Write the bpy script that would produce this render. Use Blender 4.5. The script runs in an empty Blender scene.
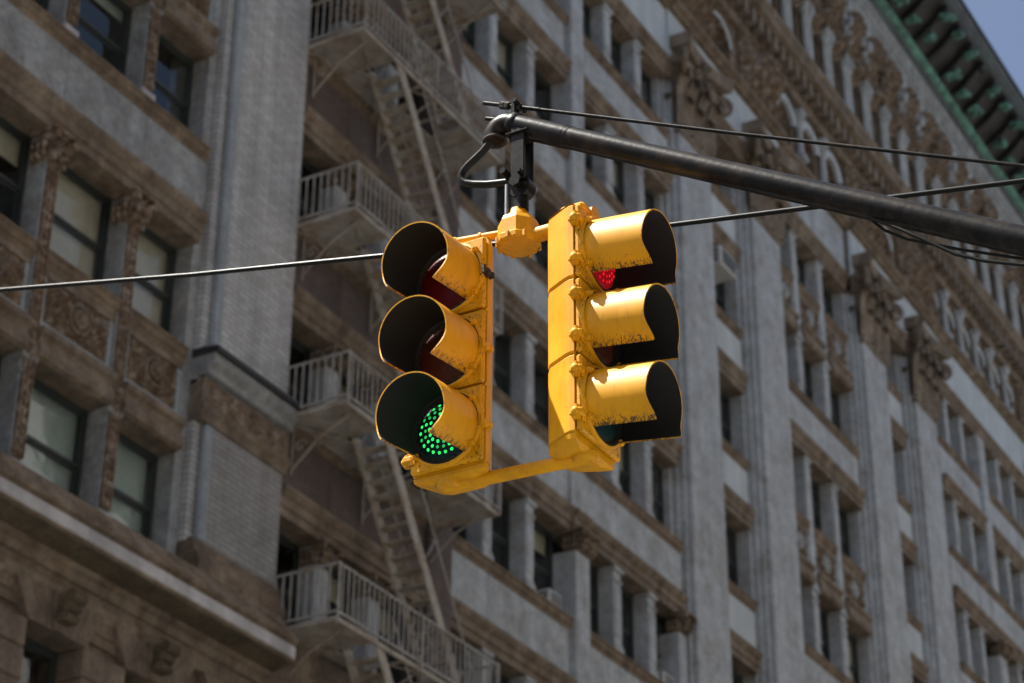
import bpy, bmesh, math, random
from mathutils import Vector, Matrix
random.seed(7)
R = math.radians
scene = bpy.context.scene
col = scene.collection

# ------------------------------------------------------------------ camera
# X runs along the facade, Y into the building (facade front at y=0), Z up
PITCH, ROLL, YAW, FPX = 0.514179, 0.0064168, 0.520040, 2283.34
CAM = Vector((0.0, -22.0, 1.6))
_h = Vector((math.cos(YAW), math.sin(YAW), 0)); _r = Vector((math.sin(YAW), -math.cos(YAW), 0))
_f = _h*math.cos(PITCH) + Vector((0, 0, math.sin(PITCH)))
_u = _r.cross(_f)
_r2 = _r*math.cos(ROLL) + _u*math.sin(ROLL); _u2 = _u*math.cos(ROLL) - _r*math.sin(ROLL)
cd = bpy.data.cameras.new('camera'); cam = bpy.data.objects.new('camera', cd); col.objects.link(cam)
cam.matrix_world = Matrix(((_r2.x, _u2.x, -_f.x, CAM.x), (_r2.y, _u2.y, -_f.y, CAM.y), (_r2.z, _u2.z, -_f.z, CAM.z), (0, 0, 0, 1)))
cd.sensor_width = 36; cd.lens = FPX/1024*36; cd.clip_end = 3000
cd.dof.use_dof = True; cd.dof.focus_distance = 9.2; cd.dof.aperture_fstop = 3.6
scene.camera = cam
def pix(x, y, z):
    q = Vector((x, y, z))-CAM; d = q.dot(_f)
    if d < .1: return (-9e9, -9e9)
    return 512+FPX*q.dot(_r2)/d, 341.5-FPX*q.dot(_u2)/d
def vis(x, y, z, m=120):
    a, b = pix(x, y, z); return -m < a < 1024+m and -m < b < 683+m
def visbox(x0, x1, z0, z1, y=0, m=150):
    ps = [pix(a, y, b) for a in (x0, (x0+x1)/2, x1) for b in (z0, (z0+z1)/2, z1)]
    xs = [p[0] for p in ps]; ys = [p[1] for p in ps]
    return max(xs) > -m and min(xs) < 1024+m and max(ys) > -m and min(ys) < 683+m

# ------------------------------------------------------------------ light
SUN_DIR = Vector((-0.21, 0.40, 0.88)).normalized()          # towards the sun
elev = math.asin(SUN_DIR.z)
w = bpy.data.worlds.new('World'); scene.world = w; w.use_nodes = True
nt = w.node_tree
bg = nt.nodes['Background']; sky = nt.nodes.new('ShaderNodeTexSky'); sky.sky_type = 'NISHITA'; sky.sun_disc = False
sky.sun_elevation = elev; sky.sun_rotation = math.atan2(SUN_DIR.x, SUN_DIR.y)
sky.air_density = 0.75; sky.dust_density = 3.0; sky.ozone_density = 0.2
nt.links.new(sky.outputs[0], bg.inputs[0]); bg.inputs[1].default_value = 0.064
sl = bpy.data.lights.new('sun', 'SUN'); sl.energy = 5.0; sl.angle = R(.53); sl.color = (1, .96, .89)
so = bpy.data.objects.new('sun', sl); col.objects.link(so)
so.rotation_euler = (-SUN_DIR).to_track_quat('-Z', 'Y').to_euler(); so.location = (0, -10, 40)
vs = scene.view_settings; vs.view_transform = 'Standard'; vs.look = 'None'; vs.exposure = 1.36; vs.gamma = 1; vs.use_curve_mapping = False
scene.render.engine = 'CYCLES'
scene.render.resolution_x, scene.render.resolution_y = 1024, 683

# ------------------------------------------------------------------ materials
def mat(name, base, rough=.8, var=.25, scale=1.2, fine=14, streak=0, metal=0, bump=.0, bscale=30, spec=.5, warm=None, brick=None):
    m = bpy.data.materials.new(name); m.use_nodes = True; t = m.node_tree; L = t.links.new; N = t.nodes.new
    b = t.nodes['Principled BSDF']; b.inputs['Roughness'].default_value = rough; b.inputs['Metallic'].default_value = metal
    b.inputs['Specular IOR Level'].default_value = spec
    g = N('ShaderNodeNewGeometry'); pos = g.outputs['Position']
    n1 = N('ShaderNodeTexNoise'); n1.inputs['Scale'].default_value = scale; n1.inputs['Detail'].default_value = 6; n1.inputs['Roughness'].default_value = .65
    L(pos, n1.inputs['Vector'])
    n2 = N('ShaderNodeTexNoise'); n2.inputs['Scale'].default_value = fine; n2.inputs['Detail'].default_value = 4
    L(pos, n2.inputs['Vector'])
    r1 = N('ShaderNodeMapRange'); r1.inputs['From Min'].default_value = .3; r1.inputs['From Max'].default_value = .7
    r1.inputs['To Min'].default_value = 1-var; r1.inputs['To Max'].default_value = 1+var*.7; L(n1.outputs[0], r1.inputs[0])
    r2 = N('ShaderNodeMapRange'); r2.inputs['From Min'].default_value = .3; r2.inputs['From Max'].default_value = .7
    r2.inputs['To Min'].default_value = 1-var*.55; r2.inputs['To Max'].default_value = 1+var*.45; L(n2.outputs[0], r2.inputs[0])
    mul = N('ShaderNodeMath'); mul.operation = 'MULTIPLY'; L(r1.outputs[0], mul.inputs[0]); L(r2.outputs[0], mul.inputs[1])
    fac = mul.outputs[0]
    if streak:
        mp = N('ShaderNodeMapping'); mp.inputs['Scale'].default_value = (1.5, 1.5, .12); L(pos, mp.inputs[0])
        n3 = N('ShaderNodeTexNoise'); n3.inputs['Scale'].default_value = 1.6; n3.inputs['Detail'].default_value = 5; L(mp.outputs[0], n3.inputs['Vector'])
        r3 = N('ShaderNodeMapRange'); r3.inputs['From Min'].default_value = .35; r3.inputs['From Max'].default_value = .65
        r3.inputs['To Min'].default_value = 1-streak; r3.inputs['To Max'].default_value = 1+streak*.3; L(n3.outputs[0], r3.inputs[0])
        m2 = N('ShaderNodeMath'); m2.operation = 'MULTIPLY'; L(fac, m2.inputs[0]); L(r3.outputs[0], m2.inputs[1]); fac = m2.outputs[0]
    rgb = N('ShaderNodeRGB'); rgb.outputs[0].default_value = (*base, 1); csrc = rgb.outputs[0]
    hsrc = n2.outputs[0]
    if brick:
        # brick courses on the X/Z plane of the wall
        sx = N('ShaderNodeSeparateXYZ'); L(pos, sx.inputs[0]); ad = N('ShaderNodeMath'); ad.operation = 'ADD'; L(sx.outputs[0], ad.inputs[0]); L(sx.outputs[1], ad.inputs[1])
        cx = N('ShaderNodeCombineXYZ'); L(ad.outputs[0], cx.inputs[0]); L(sx.outputs[2], cx.inputs[1])
        bt = N('ShaderNodeTexBrick'); L(cx.outputs[0], bt.inputs['Vector']); bt.inputs['Scale'].default_value = 1
        bt.inputs['Brick Width'].default_value = .36; bt.inputs['Row Height'].default_value = .115; bt.inputs['Mortar Size'].default_value = .013; bt.inputs['Bias'].default_value = -.1
        bt.inputs['Color1'].default_value = (*base, 1); bt.inputs['Color2'].default_value = (*brick[0], 1); bt.inputs['Mortar'].default_value = (*brick[1], 1)
        csrc = bt.outputs['Color']; hsrc = bt.outputs['Fac']
    if warm:
        n4 = N('ShaderNodeTexNoise'); n4.inputs['Scale'].default_value = scale*.8; n4.inputs['Detail'].default_value = 7; n4.inputs['Roughness'].default_value = .7
        mp4 = N('ShaderNodeMapping'); mp4.inputs['Location'].default_value = (17, 5, 3); L(pos, mp4.inputs[0]); L(mp4.outputs[0], n4.inputs['Vector'])
        r4 = N('ShaderNodeMapRange'); r4.inputs['From Min'].default_value = .46; r4.inputs['From Max'].default_value = .66; L(n4.outputs[0], r4.inputs[0])
        mx4 = N('ShaderNodeMix'); mx4.data_type = 'RGBA'; L(r4.outputs[0], mx4.inputs['Factor']); L(csrc, mx4.inputs['A']); mx4.inputs['B'].default_value = (*warm, 1); csrc = mx4.outputs['Result']
    vm = N('ShaderNodeVectorMath'); vm.operation = 'SCALE'; L(csrc, vm.inputs[0]); L(fac, vm.inputs['Scale'])
    L(vm.outputs[0], b.inputs['Base Color'])
    if bump:
        bn = N('ShaderNodeBump'); bn.inputs['Strength'].default_value = bump; bn.inputs['Distance'].default_value = .02
        if not brick:
            n5 = N('ShaderNodeTexNoise'); n5.inputs['Scale'].default_value = bscale; n5.inputs['Detail'].default_value = 5; L(pos, n5.inputs['Vector']); hsrc = n5.outputs[0]
        else: bn.invert = True
        L(hsrc, bn.inputs['Height']); L(bn.outputs[0], b.inputs['Normal'])
    return m
M = {}
M['stone'] = mat('grey limestone', (.455, .487, .497), .85, .24, 2.1, 9, .14, bump=.35, bscale=22, warm=(.36, .35, .33))
M['pale'] = mat('pale limestone', (.54, .59, .60), .85, .14, .8, 10, .12, bump=.25)
M['brown'] = mat('brown terracotta', (.19, .137, .090), .85, .4, 2.2, 12, .3, bump=.4, bscale=25, warm=(.29, .225, .155))
M['tan'] = mat('tan terracotta', (.255, .205, .150), .85, .38, 2.0, 12, .3, bump=.4, bscale=25, warm=(.17, .115, .07))
M['carved'] = mat('carved brown terracotta', (.20, .135, .085), .9, .6, 6, 22, .1, bump=.5, bscale=40, warm=(.40, .34, .27))
M['stonedark'] = mat('dark grey limestone', (.34, .36, .36), .85, .35, 2.2, 9, .15, bump=.35, bscale=22, warm=(.29, .28, .26))  # darker limestone for the left bay, pier cap and upper mouldings
M['bricklow'] = mat('dark grey brick', (.36, .355, .345), .9, .18, .9, 7, .15, bump=.5, brick=((.30, .29, .28), (.23, .22, .21)))  # darker brick for the pier below its capital
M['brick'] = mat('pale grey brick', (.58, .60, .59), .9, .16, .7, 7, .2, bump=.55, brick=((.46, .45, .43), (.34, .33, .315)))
M['dbrick'] = mat('dusky brown brick', (.155, .12, .11), .9, .2, .8, 7, .2, bump=.45, brick=((.125, .097, .09), (.10, .085, .08)), warm=(.13, .095, .08))
M['quoin'] = mat('blue grey glazed quoin', (.34, .385, .40), .75, .22, 2, 10, .2, bump=.3)
M['olive'] = mat('dark olive terracotta', (.125, .10, .062), .9, .4, 1.6, 10, .25, bump=.4)  # dark olive brown for the cornice soffit and the keystones
M['base'] = mat('pinkish brown stone', (.20, .155, .12), .9, .35, 2.2, 12, .25, bump=.5, warm=(.28, .225, .155))
M['white'] = mat('weathered white stone', (.56, .55, .55), .85, .15, 1.5, 10, .25, bump=.2)
M['frame'] = mat('dark green window paint', (.035, .045, .042), .5, .2)
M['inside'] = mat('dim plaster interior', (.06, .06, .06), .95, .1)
M['blind'] = mat('cream roller blind', (.62, .57, .46), .9, .1, .7, 6, .1)
M['blindteal'] = mat('pale sage blind', (.40, .47, .44), .9, .12, .8, 6)
M['iron'] = mat('cream fire escape paint', (.40, .365, .30), .65, .3, 3, 20, bump=.2, warm=(.30, .22, .14))
M['ironrail'] = mat('pale grey railing paint', (.38, .37, .335), .6, .25, 3, 20, warm=(.28, .22, .15))  # greyer paint shared by railings, balusters and handrails
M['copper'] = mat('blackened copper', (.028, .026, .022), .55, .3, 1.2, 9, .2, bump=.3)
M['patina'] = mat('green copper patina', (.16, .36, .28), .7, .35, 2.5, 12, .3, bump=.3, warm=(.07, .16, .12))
M['lead'] = mat('grey purple sheet metal', (.085, .085, .085), .6, .3, 1, 8, .3, warm=(.10, .14, .11))
M['asphalt'] = mat('asphalt', (.05, .05, .052), .9, .2, .6, 30)
M['concrete'] = mat('sidewalk concrete', (.33, .32, .30), .9, .15, .6, 20)
M['roof'] = mat('flat roof felt', (.08, .08, .08), .9, .1)
M['acwhite'] = mat('off white metal case', (.6, .6, .58), .5, .1)
def glass():
    m = bpy.data.materials.new('window glass'); m.use_nodes = True; t = m.node_tree; t.nodes.clear(); N = t.nodes.new; L = t.links.new
    o = N('ShaderNodeOutputMaterial'); mx = N('ShaderNodeMixShader'); tr = N('ShaderNodeBsdfTransparent'); gl = N('ShaderNodeBsdfGlossy'); fr = N('ShaderNodeFresnel')
    tr.inputs[0].default_value = (.94, .96, .95, 1); gl.inputs['Roughness'].default_value = .03; fr.inputs['IOR'].default_value = 1.5
    g = N('ShaderNodeNewGeometry'); n = N('ShaderNodeTexNoise'); n.inputs['Scale'].default_value = 1.6; L(g.outputs['Position'], n.inputs['Vector'])
    b = N('ShaderNodeBump'); b.inputs['Strength'].default_value = .12; b.inputs['Distance'].default_value = .02; L(n.outputs[0], b.inputs['Height']); L(b.outputs[0], gl.inputs['Normal'])
    sw = N('ShaderNodeMapRange'); sw.inputs['To Min'].default_value = 1.5; sw.inputs['To Max'].default_value = 1/1.5; L(g.outputs['Backfacing'], sw.inputs[0]); L(sw.outputs[0], fr.inputs['IOR'])
    L(fr.outputs[0], mx.inputs[0]); L(tr.outputs[0], mx.inputs[1]); L(gl.outputs[0], mx.inputs[2]); L(mx.outputs[0], o.inputs[0])
    return m
M['glass'] = glass()

# ------------------------------------------------------------------ mesh helpers
class MB:
    def __init__(s): s.v = []; s.f = []; s.sm = []
    def add(s, vs, fs, smooth=False):
        o = len(s.v); s.v += [tuple(p) for p in vs]; s.f += [tuple(i+o for i in f) for f in fs]; s.sm += [smooth]*len(fs); return s
    def box(s, x0, x1, y0, y1, z0, z1, b=0):
        if b:
            b = min(b, .3*min(abs(x1-x0), abs(y1-y0), abs(z1-z0)))
            vs = []; 
            # chamfered box: 24 vertices
            for sx in (0, 1):
                for sy in (0, 1):
                    for sz in (0, 1):
                        X = (x0, x1)[sx]; Y = (y0, y1)[sy]; Z = (z0, z1)[sz]; dx = b*(1-2*sx); dy = b*(1-2*sy); dz = b*(1-2*sz)
                        vs += [(X, Y+dy, Z+dz), (X+dx, Y, Z+dz), (X+dx, Y+dy, Z)]
            i = lambda sx, sy, sz, k: (sx*4+sy*2+sz)*3+k
            fs = [(i(0,0,0,0), i(0,0,1,0), i(0,1,1,0), i(0,1,0,0)), (i(1,0,0,0), i(1,1,0,0), i(1,1,1,0), i(1,0,1,0)),
                  (i(0,0,0,1), i(1,0,0,1), i(1,0,1,1), i(0,0,1,1)), (i(0,1,0,1), i(0,1,1,1), i(1,1,1,1), i(1,1,0,1)),
                  (i(0,0,0,2), i(0,1,0,2), i(1,1,0,2), i(1,0,0,2)), (i(0,0,1,2), i(1,0,1,2), i(1,1,1,2), i(0,1,1,2))]
            for a in (0, 1):
                for c in (0, 1):
                    fs.append((i(a,c,0,0), i(a,c,1,0), i(a,c,1,1), i(a,c,0,1)))     # edges along z
                    fs.append((i(a,0,c,0), i(a,1,c,0), i(a,1,c,2), i(a,0,c,2)))     # along y
                    fs.append((i(0,a,c,1), i(1,a,c,1), i(1,a,c,2), i(0,a,c,2)))     # along x
                    for d in (0, 1): fs.append((i(a,c,d,0), i(a,c,d,1), i(a,c,d,2)))
            return s.add(vs, fs)
        vs = [(x, y, z) for x in (x0, x1) for y in (y0, y1) for z in (z0, z1)]
        return s.add(vs, [(0,1,3,2), (4,6,7,5), (0,4,5,1), (2,3,7,6), (0,2,6,4), (1,5,7,3)])
    def profile(s, pts, x0, x1):                # closed (y,z) outline extruded along x
        n = len(pts); vs = [(x0, y, z) for y, z in pts]+[(x1, y, z) for y, z in pts]
        fs = [(i, (i+1) % n, n+(i+1) % n, n+i) for i in range(n)]+[tuple(range(n-1, -1, -1)), tuple(range(n, 2*n))]
        return s.add(vs, fs)
    def tube(s, p0, p1, r0, r1=None, n=10, cap=True, smooth=True):
        r1 = r0 if r1 is None else r1; p0 = Vector(p0); p1 = Vector(p1); d = (p1-p0).normalized()
        a = d.orthogonal().normalized(); b = d.cross(a); vs = []
        for p, r in ((p0, r0), (p1, r1)):
            for i in range(n): t = 2*math.pi*i/n; vs.append(p+(a*math.cos(t)+b*math.sin(t))*r)
        s.add(vs, [(i, (i+1) % n, n+(i+1) % n, n+i) for i in range(n)], smooth)
        if cap: s.add(vs, [tuple(range(n-1, -1, -1)), tuple(range(n, 2*n))])
        return s
    def path(s, pts, r, n=8, cap=True):         # tube along a polyline
        pts = [Vector(p) for p in pts]; vs = []; m = len(pts); rs = r if isinstance(r, (list, tuple)) else [r]*m
        a = None
        for k, p in enumerate(pts):
            d = (pts[min(k+1, m-1)]-pts[max(k-1, 0)]).normalized()
            a = d.orthogonal().normalized() if a is None else (a-d*a.dot(d)).normalized()
            b = d.cross(a)
            for i in range(n): t = 2*math.pi*i/n; vs.append(p+(a*math.cos(t)+b*math.sin(t))*rs[k])
        fs = [(k*n+i, k*n+(i+1) % n, (k+1)*n+(i+1) % n, (k+1)*n+i) for k in range(m-1) for i in range(n)]
        s.add(vs, fs, True)
        if cap: s.add(vs, [tuple(range(n-1, -1, -1)), tuple(range((m-1)*n, m*n))])
        return s
    def lathe(s, c, axis, prof, n=16, smooth=True, t0=0, t1=2*math.pi, phase=None):     # prof: (radius, height along axis)
        c = Vector(c); d = Vector(axis).normalized(); a = d.orthogonal().normalized() if phase is None else Vector(phase); b = d.cross(a)
        full = abs(t1-t0-2*math.pi) < 1e-6; cnt = n if full else n+1; vs = []
        for r, h in prof:
            for i in range(cnt):
                t = t0+(t1-t0)*i/n; vs.append(c+d*h+(a*math.cos(t)+b*math.sin(t))*r)
        fs = []
        for k in range(len(prof)-1):
            for i in range(n): j = (i+1) % cnt; fs.append((k*cnt+i, k*cnt+j, (k+1)*cnt+j, (k+1)*cnt+i))
        return s.add(vs, fs, smooth)
    def blob(s, c, rx, ry, rz, n=7, m=5):
        vs = [(c[0], c[1], c[2]-rz)]; 
        for k in range(1, m):
            ph = -math.pi/2+math.pi*k/m
            for i in range(n): t = 2*math.pi*i/n; vs.append((c[0]+rx*math.cos(ph)*math.cos(t), c[1]+ry*math.cos(ph)*math.sin(t), c[2]+rz*math.sin(ph)))
        vs.append((c[0], c[1], c[2]+rz)); e = len(vs)-1; fs = [(0, 1+(i+1) % n, 1+i) for i in range(n)]
        for k in range(m-2):
            for i in range(n): fs.append((1+k*n+i, 1+k*n+(i+1) % n, 1+(k+1)*n+(i+1) % n, 1+(k+1)*n+i))
        fs += [(e, 1+(m-2)*n+i, 1+(m-2)*n+(i+1) % n) for i in range(n)]
        return s.add(vs, fs, True)
    def mesh(s, name, material):
        me = bpy.data.meshes.new(name); me.from_pydata(s.v, [], s.f); me.polygons.foreach_set('use_smooth', s.sm)
        bm = bmesh.new(); bm.from_mesh(me); bmesh.ops.recalc_face_normals(bm, faces=bm.faces); bm.to_mesh(me); bm.free()
        me.materials.append(material); return me
def obj(name, me, parent=None, loc=(0, 0, 0), rz=0):
    o = bpy.data.objects.new(name, me); col.objects.link(o); o.location = loc; o.rotation_euler = (0, 0, rz); o.parent = parent; return o
def build(name, mb, material, parent=None, loc=(0, 0, 0), rz=0): return obj(name, mb.mesh(name, material), parent, loc, rz)
def empty(name, loc=(0, 0, 0), rz=0, label=None, cat=None, group=None):
    o = obj(name, None, None, loc, rz); o.empty_display_size = .2
    if label: o['label'] = label; o['category'] = cat
    if group: o['group'] = group
    return o
def tag(o, label, cat, group=None):
    o['label'] = label; o['category'] = cat
    if group: o['group'] = group
    return o
_cache = {}
def cached(key, fn, material):
    k = (key, material.name)
    if k not in _cache: _cache[k] = fn().mesh(str(key[0]), material)
    return _cache[k]
def rd(*a): return tuple(round(x, 3) for x in a)
def bx(name, x0, x1, y0, y1, z0, z1, m, parent, b=.012):
    """a chamfered block whose mesh is shared between blocks of equal size"""
    px, py, pz = (parent.location if parent and parent.get('is_root') else (0, 0, 0))
    w_, d_, h_ = rd(x1-x0, y1-y0, z1-z0)
    me = cached(('block', w_, d_, h_, b), lambda: MB().box(0, w_, 0, d_, 0, h_, b), M[m])
    return obj(name, me, parent, (x0, y0, z0))
def prof(name, pts, x0, x1, z, m, parent):
    l = round(x1-x0, 3)
    me = cached(('moulding', tuple(pts), l), lambda: MB().profile(pts, 0, l), M[m])
    return obj(name, me, parent, (x0, 0, z))

# ------------------------------------------------------------------ ground
g = build('ground', MB().box(-900, 900, -900, 900, -.3, 0), M['asphalt']); g['kind'] = 'structure'
g = build('sidewalk', MB().box(12, 130, -5, .0, .004, .15, .01), M['concrete']); g['kind'] = 'structure'
g = build('opposite_sidewalk', MB().box(-60, 130, -33.2, -20.5, .004, .15, .01), M['concrete']); g['kind'] = 'structure'

# ------------------------------------------------------------------ unseen buildings added across the street to shape the fill light on the facade
def added_opposite_building(x0, n, floors, m, m2, label):
    wdt = 3.9; x1 = x0+n*wdt; H = 2.2+floors*4.0
    OB = empty('added_opposite_building', (x0, -33, 0), 0, label, 'building'); x1 -= x0; x0 = 0
    for z0, fl_, mm in ((.15, 5, m2), (20.2, floors-5, m)):
        z1 = z0+.05+fl_*4.0
        build('wall', MB().box(x0, x1, -14, -.5, z0, z1-.002), M[mm], OB)
        pm = MB().box(0, 1.5, 0, .5, 0, z1-z0-.002, .02).mesh('pier', M[mm]); sp = MB().box(0, wdt-1.5, 0, .42, 0, 1.5, .02).mesh('spandrel', M[mm])
        gl = MB().box(0, wdt-1.5, 0, .05, 0, 2.5).mesh('pane', M['frame']); sl_ = MB().box(-.05, wdt-1.45, -.02, .16, 0, .14, .02).mesh('window_sill', M['concrete'])
        for i in range(n+1):
            obj('pier', pm, OB, (x0+i*wdt, -.5, z0))
            if i == n: break
            for k in range(fl_):
                z = z0+.05+k*4.0; X = x0+i*wdt+1.5
                obj('spandrel', sp, OB, (X, -.5, z)); obj('window_sill', sl_, OB, (X, -.08, z+1.5)); obj('pane', gl, OB, (X, -.44, z+1.5))
    build('cornice', MB().profile(((-.6, 0), (.05, 0), (.1, .3), (.5, .5), (.55, .9), (-.6, 1.0)), x0-.3, x1+1.8), M['concrete'], OB, (0, 0, z1))
added_opposite_building(-46, 19, 12, 'dbrick', 'dbrick', 'unseen dark brown brick block added across the street behind the viewer to cut fill light')
added_opposite_building(36, 24, 12, 'white', 'dbrick', 'unseen white stone block over a brown brick base, added across the street to bounce light onto the facade')  # pale upper floors and brown base chosen to grade the bounced light

# ------------------------------------------------------------------ the office building
B = empty('office_building', (0, 0, 0), 0, 'tall ornate grey stone and brown terracotta office block with giant pilasters filling the background', 'building')
S = [16.9, 21.05, 25.2, 29.35, 33.5, 37.65]           # window sill heights
ZF0, ZF1 = 40.15, 41.9                                # frieze
UL, UR = 17.0, 98.0
core = MB(); core.box(UL+.6, UR, 2.3, 24, 0, 53.0)
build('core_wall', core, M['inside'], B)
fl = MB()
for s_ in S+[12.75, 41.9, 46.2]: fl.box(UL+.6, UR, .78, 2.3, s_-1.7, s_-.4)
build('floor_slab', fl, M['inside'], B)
ew = MB(); ew.box(UL, UL+.6, .3, 24, 0, 53); build('end_wall', ew, M['brick'], B)
rf = MB(); rf.box(UL, UR, -1.9, 24, 55.0, 55.3); build('roof', rf, M['roof'], B)
bwall = MB(); bwall.box(UL, UR, .25, .9, 0, 10.6); build('ground_storey_wall', bwall, M['base'], B)

# --- moulding profiles (y, z) relative to a height
SILL = ((.3, -.28), (.12, -.28), (.10, -.2), (.06, -.17), (.05, -.06), (.02, -.04), (.02, 0), (.3, .02))
LINT = ((.74, 0), (.10, 0), (.10, .16), (.05, .18), (.05, .34), (.0, .38), (-.06, .46), (-.06, .54), (.04, .58), (.3, .58))
LINTR = ((.74, 0), (.06, 0), (-.02, .04), (-.04, .14), (-.02, .26), (.02, .28), (.02, .40), (-.06, .46), (-.06, .56), (.1, .60), (.3, .60))

def window(x0, x1, z0, z1, y=.66, blind=None, drop=1.0, near=False, parent=B):
    w_, h_ = rd(x1-x0, z1-z0); t = .075
    def fr():
        mb = MB(); mb.box(0, t, 0, .1, 0, h_); mb.box(w_-t, w_, 0, .1, 0, h_); mb.box(t, w_-t, 0, .1, 0, t); mb.box(t, w_-t, 0, .1, h_-t*1.3, h_); return mb
    o = obj('window', cached(('window_frame', w_, h_), fr, M['frame']), parent, (x0, y, z0))
    hh = (h_-t*2.3)/2; iw = w_-2*t-.01; q = .055
    def sash():
        mb = MB(); mb.box(0, q, 0, .04, 0, hh); mb.box(iw-q, iw, 0, .04, 0, hh); mb.box(q, iw-q, 0, .04, 0, q*1.2); mb.box(q, iw-q, 0, .04, hh-q, hh); return mb
    sm = cached(('sash', iw, hh), sash, M['frame'])
    pm = cached(('pane', iw, hh), lambda: MB().box(q-.005, iw-q+.005, .015, .021, q*1.2-.005, hh-q+.005), M['glass'])
    for k, (yy, zz) in enumerate(((.055, t), (.012, t+hh))):
        obj('sash', sm, o, (t+.005, yy, zz)); obj('pane', pm, o, (t+.005, yy, zz))
    if blind:
        bh = round((h_-.1)*drop, 3)
        me = cached(('blind', w_, bh), lambda: MB().box(.06, w_-.06, 0, .012, 0, bh), M[blind])
        obj('blind', me, o, (0, .16, h_-.05-bh))
    return o

def mullion(x0, x1, z0, z1, y0=.15, y1=.76, m='stone', parent=B):
    w_, h_, d_ = rd(x1-x0, z1-z0, y1-y0)
    def f():
        mb = MB(); mb.box(0, w_, 0, d_, 0, h_, .015); c = w_/2
        mb.box(-.04, w_+.04, -.05, d_*.6, 0, .16, .02); mb.box(-.02, w_+.02, -.03, d_*.6, .161, .24, .02)     # base
        mb.box(-.03, w_+.03, -.04, d_*.6, h_-.36, h_-.3, .01); mb.box(-.05, w_+.05, -.07, d_*.6, h_-.1, h_-.002, .01)
        mb.box(.03, w_-.03, -.025, .05, .42, h_-.5, .012)                                                      # raised face panel
        return mb
    return obj('mullion', cached(('mullion', w_, d_, h_), f, M[m]), parent, (x0, y0, z0))

def small_capital(x0, x1, z, parent, h=.62, m='carved', y=.05):
    """carved capital of a minor pilaster: leaves and corner scrolls under an abacus"""
    w_ = round(x1-x0, 3)
    def f():
        mb = MB(); mb.box(.02, w_-.02, .0, .4, 0, h*.8, .02)
        for i in range(4):
            cx = w_*(i+.5)/4
            for k in range(2):
                zz = h*(.12+.3*k)+(.04 if i % 2 else 0)
                mb.blob((cx, -.06-.05*k, zz), w_/8, .07, h*.17); mb.blob((cx, -.13-.05*k, zz+h*.13), w_/10, .05, h*.06)
        for k in range(2):
            for i in range(3):
                mb.blob((-.05, .08+.12*i, h*(.15+.3*k)), .07, .05, h*.16); mb.blob((w_+.05, .08+.12*i, h*(.15+.3*k)), .07, .05, h*.16)
        for cx in (-.04, w_+.04): mb.tube((cx, -.2, h*.72), (cx, .1, h*.72), h*.14, n=10); mb.tube((cx-.05, -.16, h*.72), (cx+.05, -.16, h*.72), h*.11, n=10)
        mb.box(-.12, w_+.12, -.2, .4, h*.87, h, .02); return mb
    return obj('capital', cached(('capital_small', w_, h), f, M[m]), parent, (x0, y, z))

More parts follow.
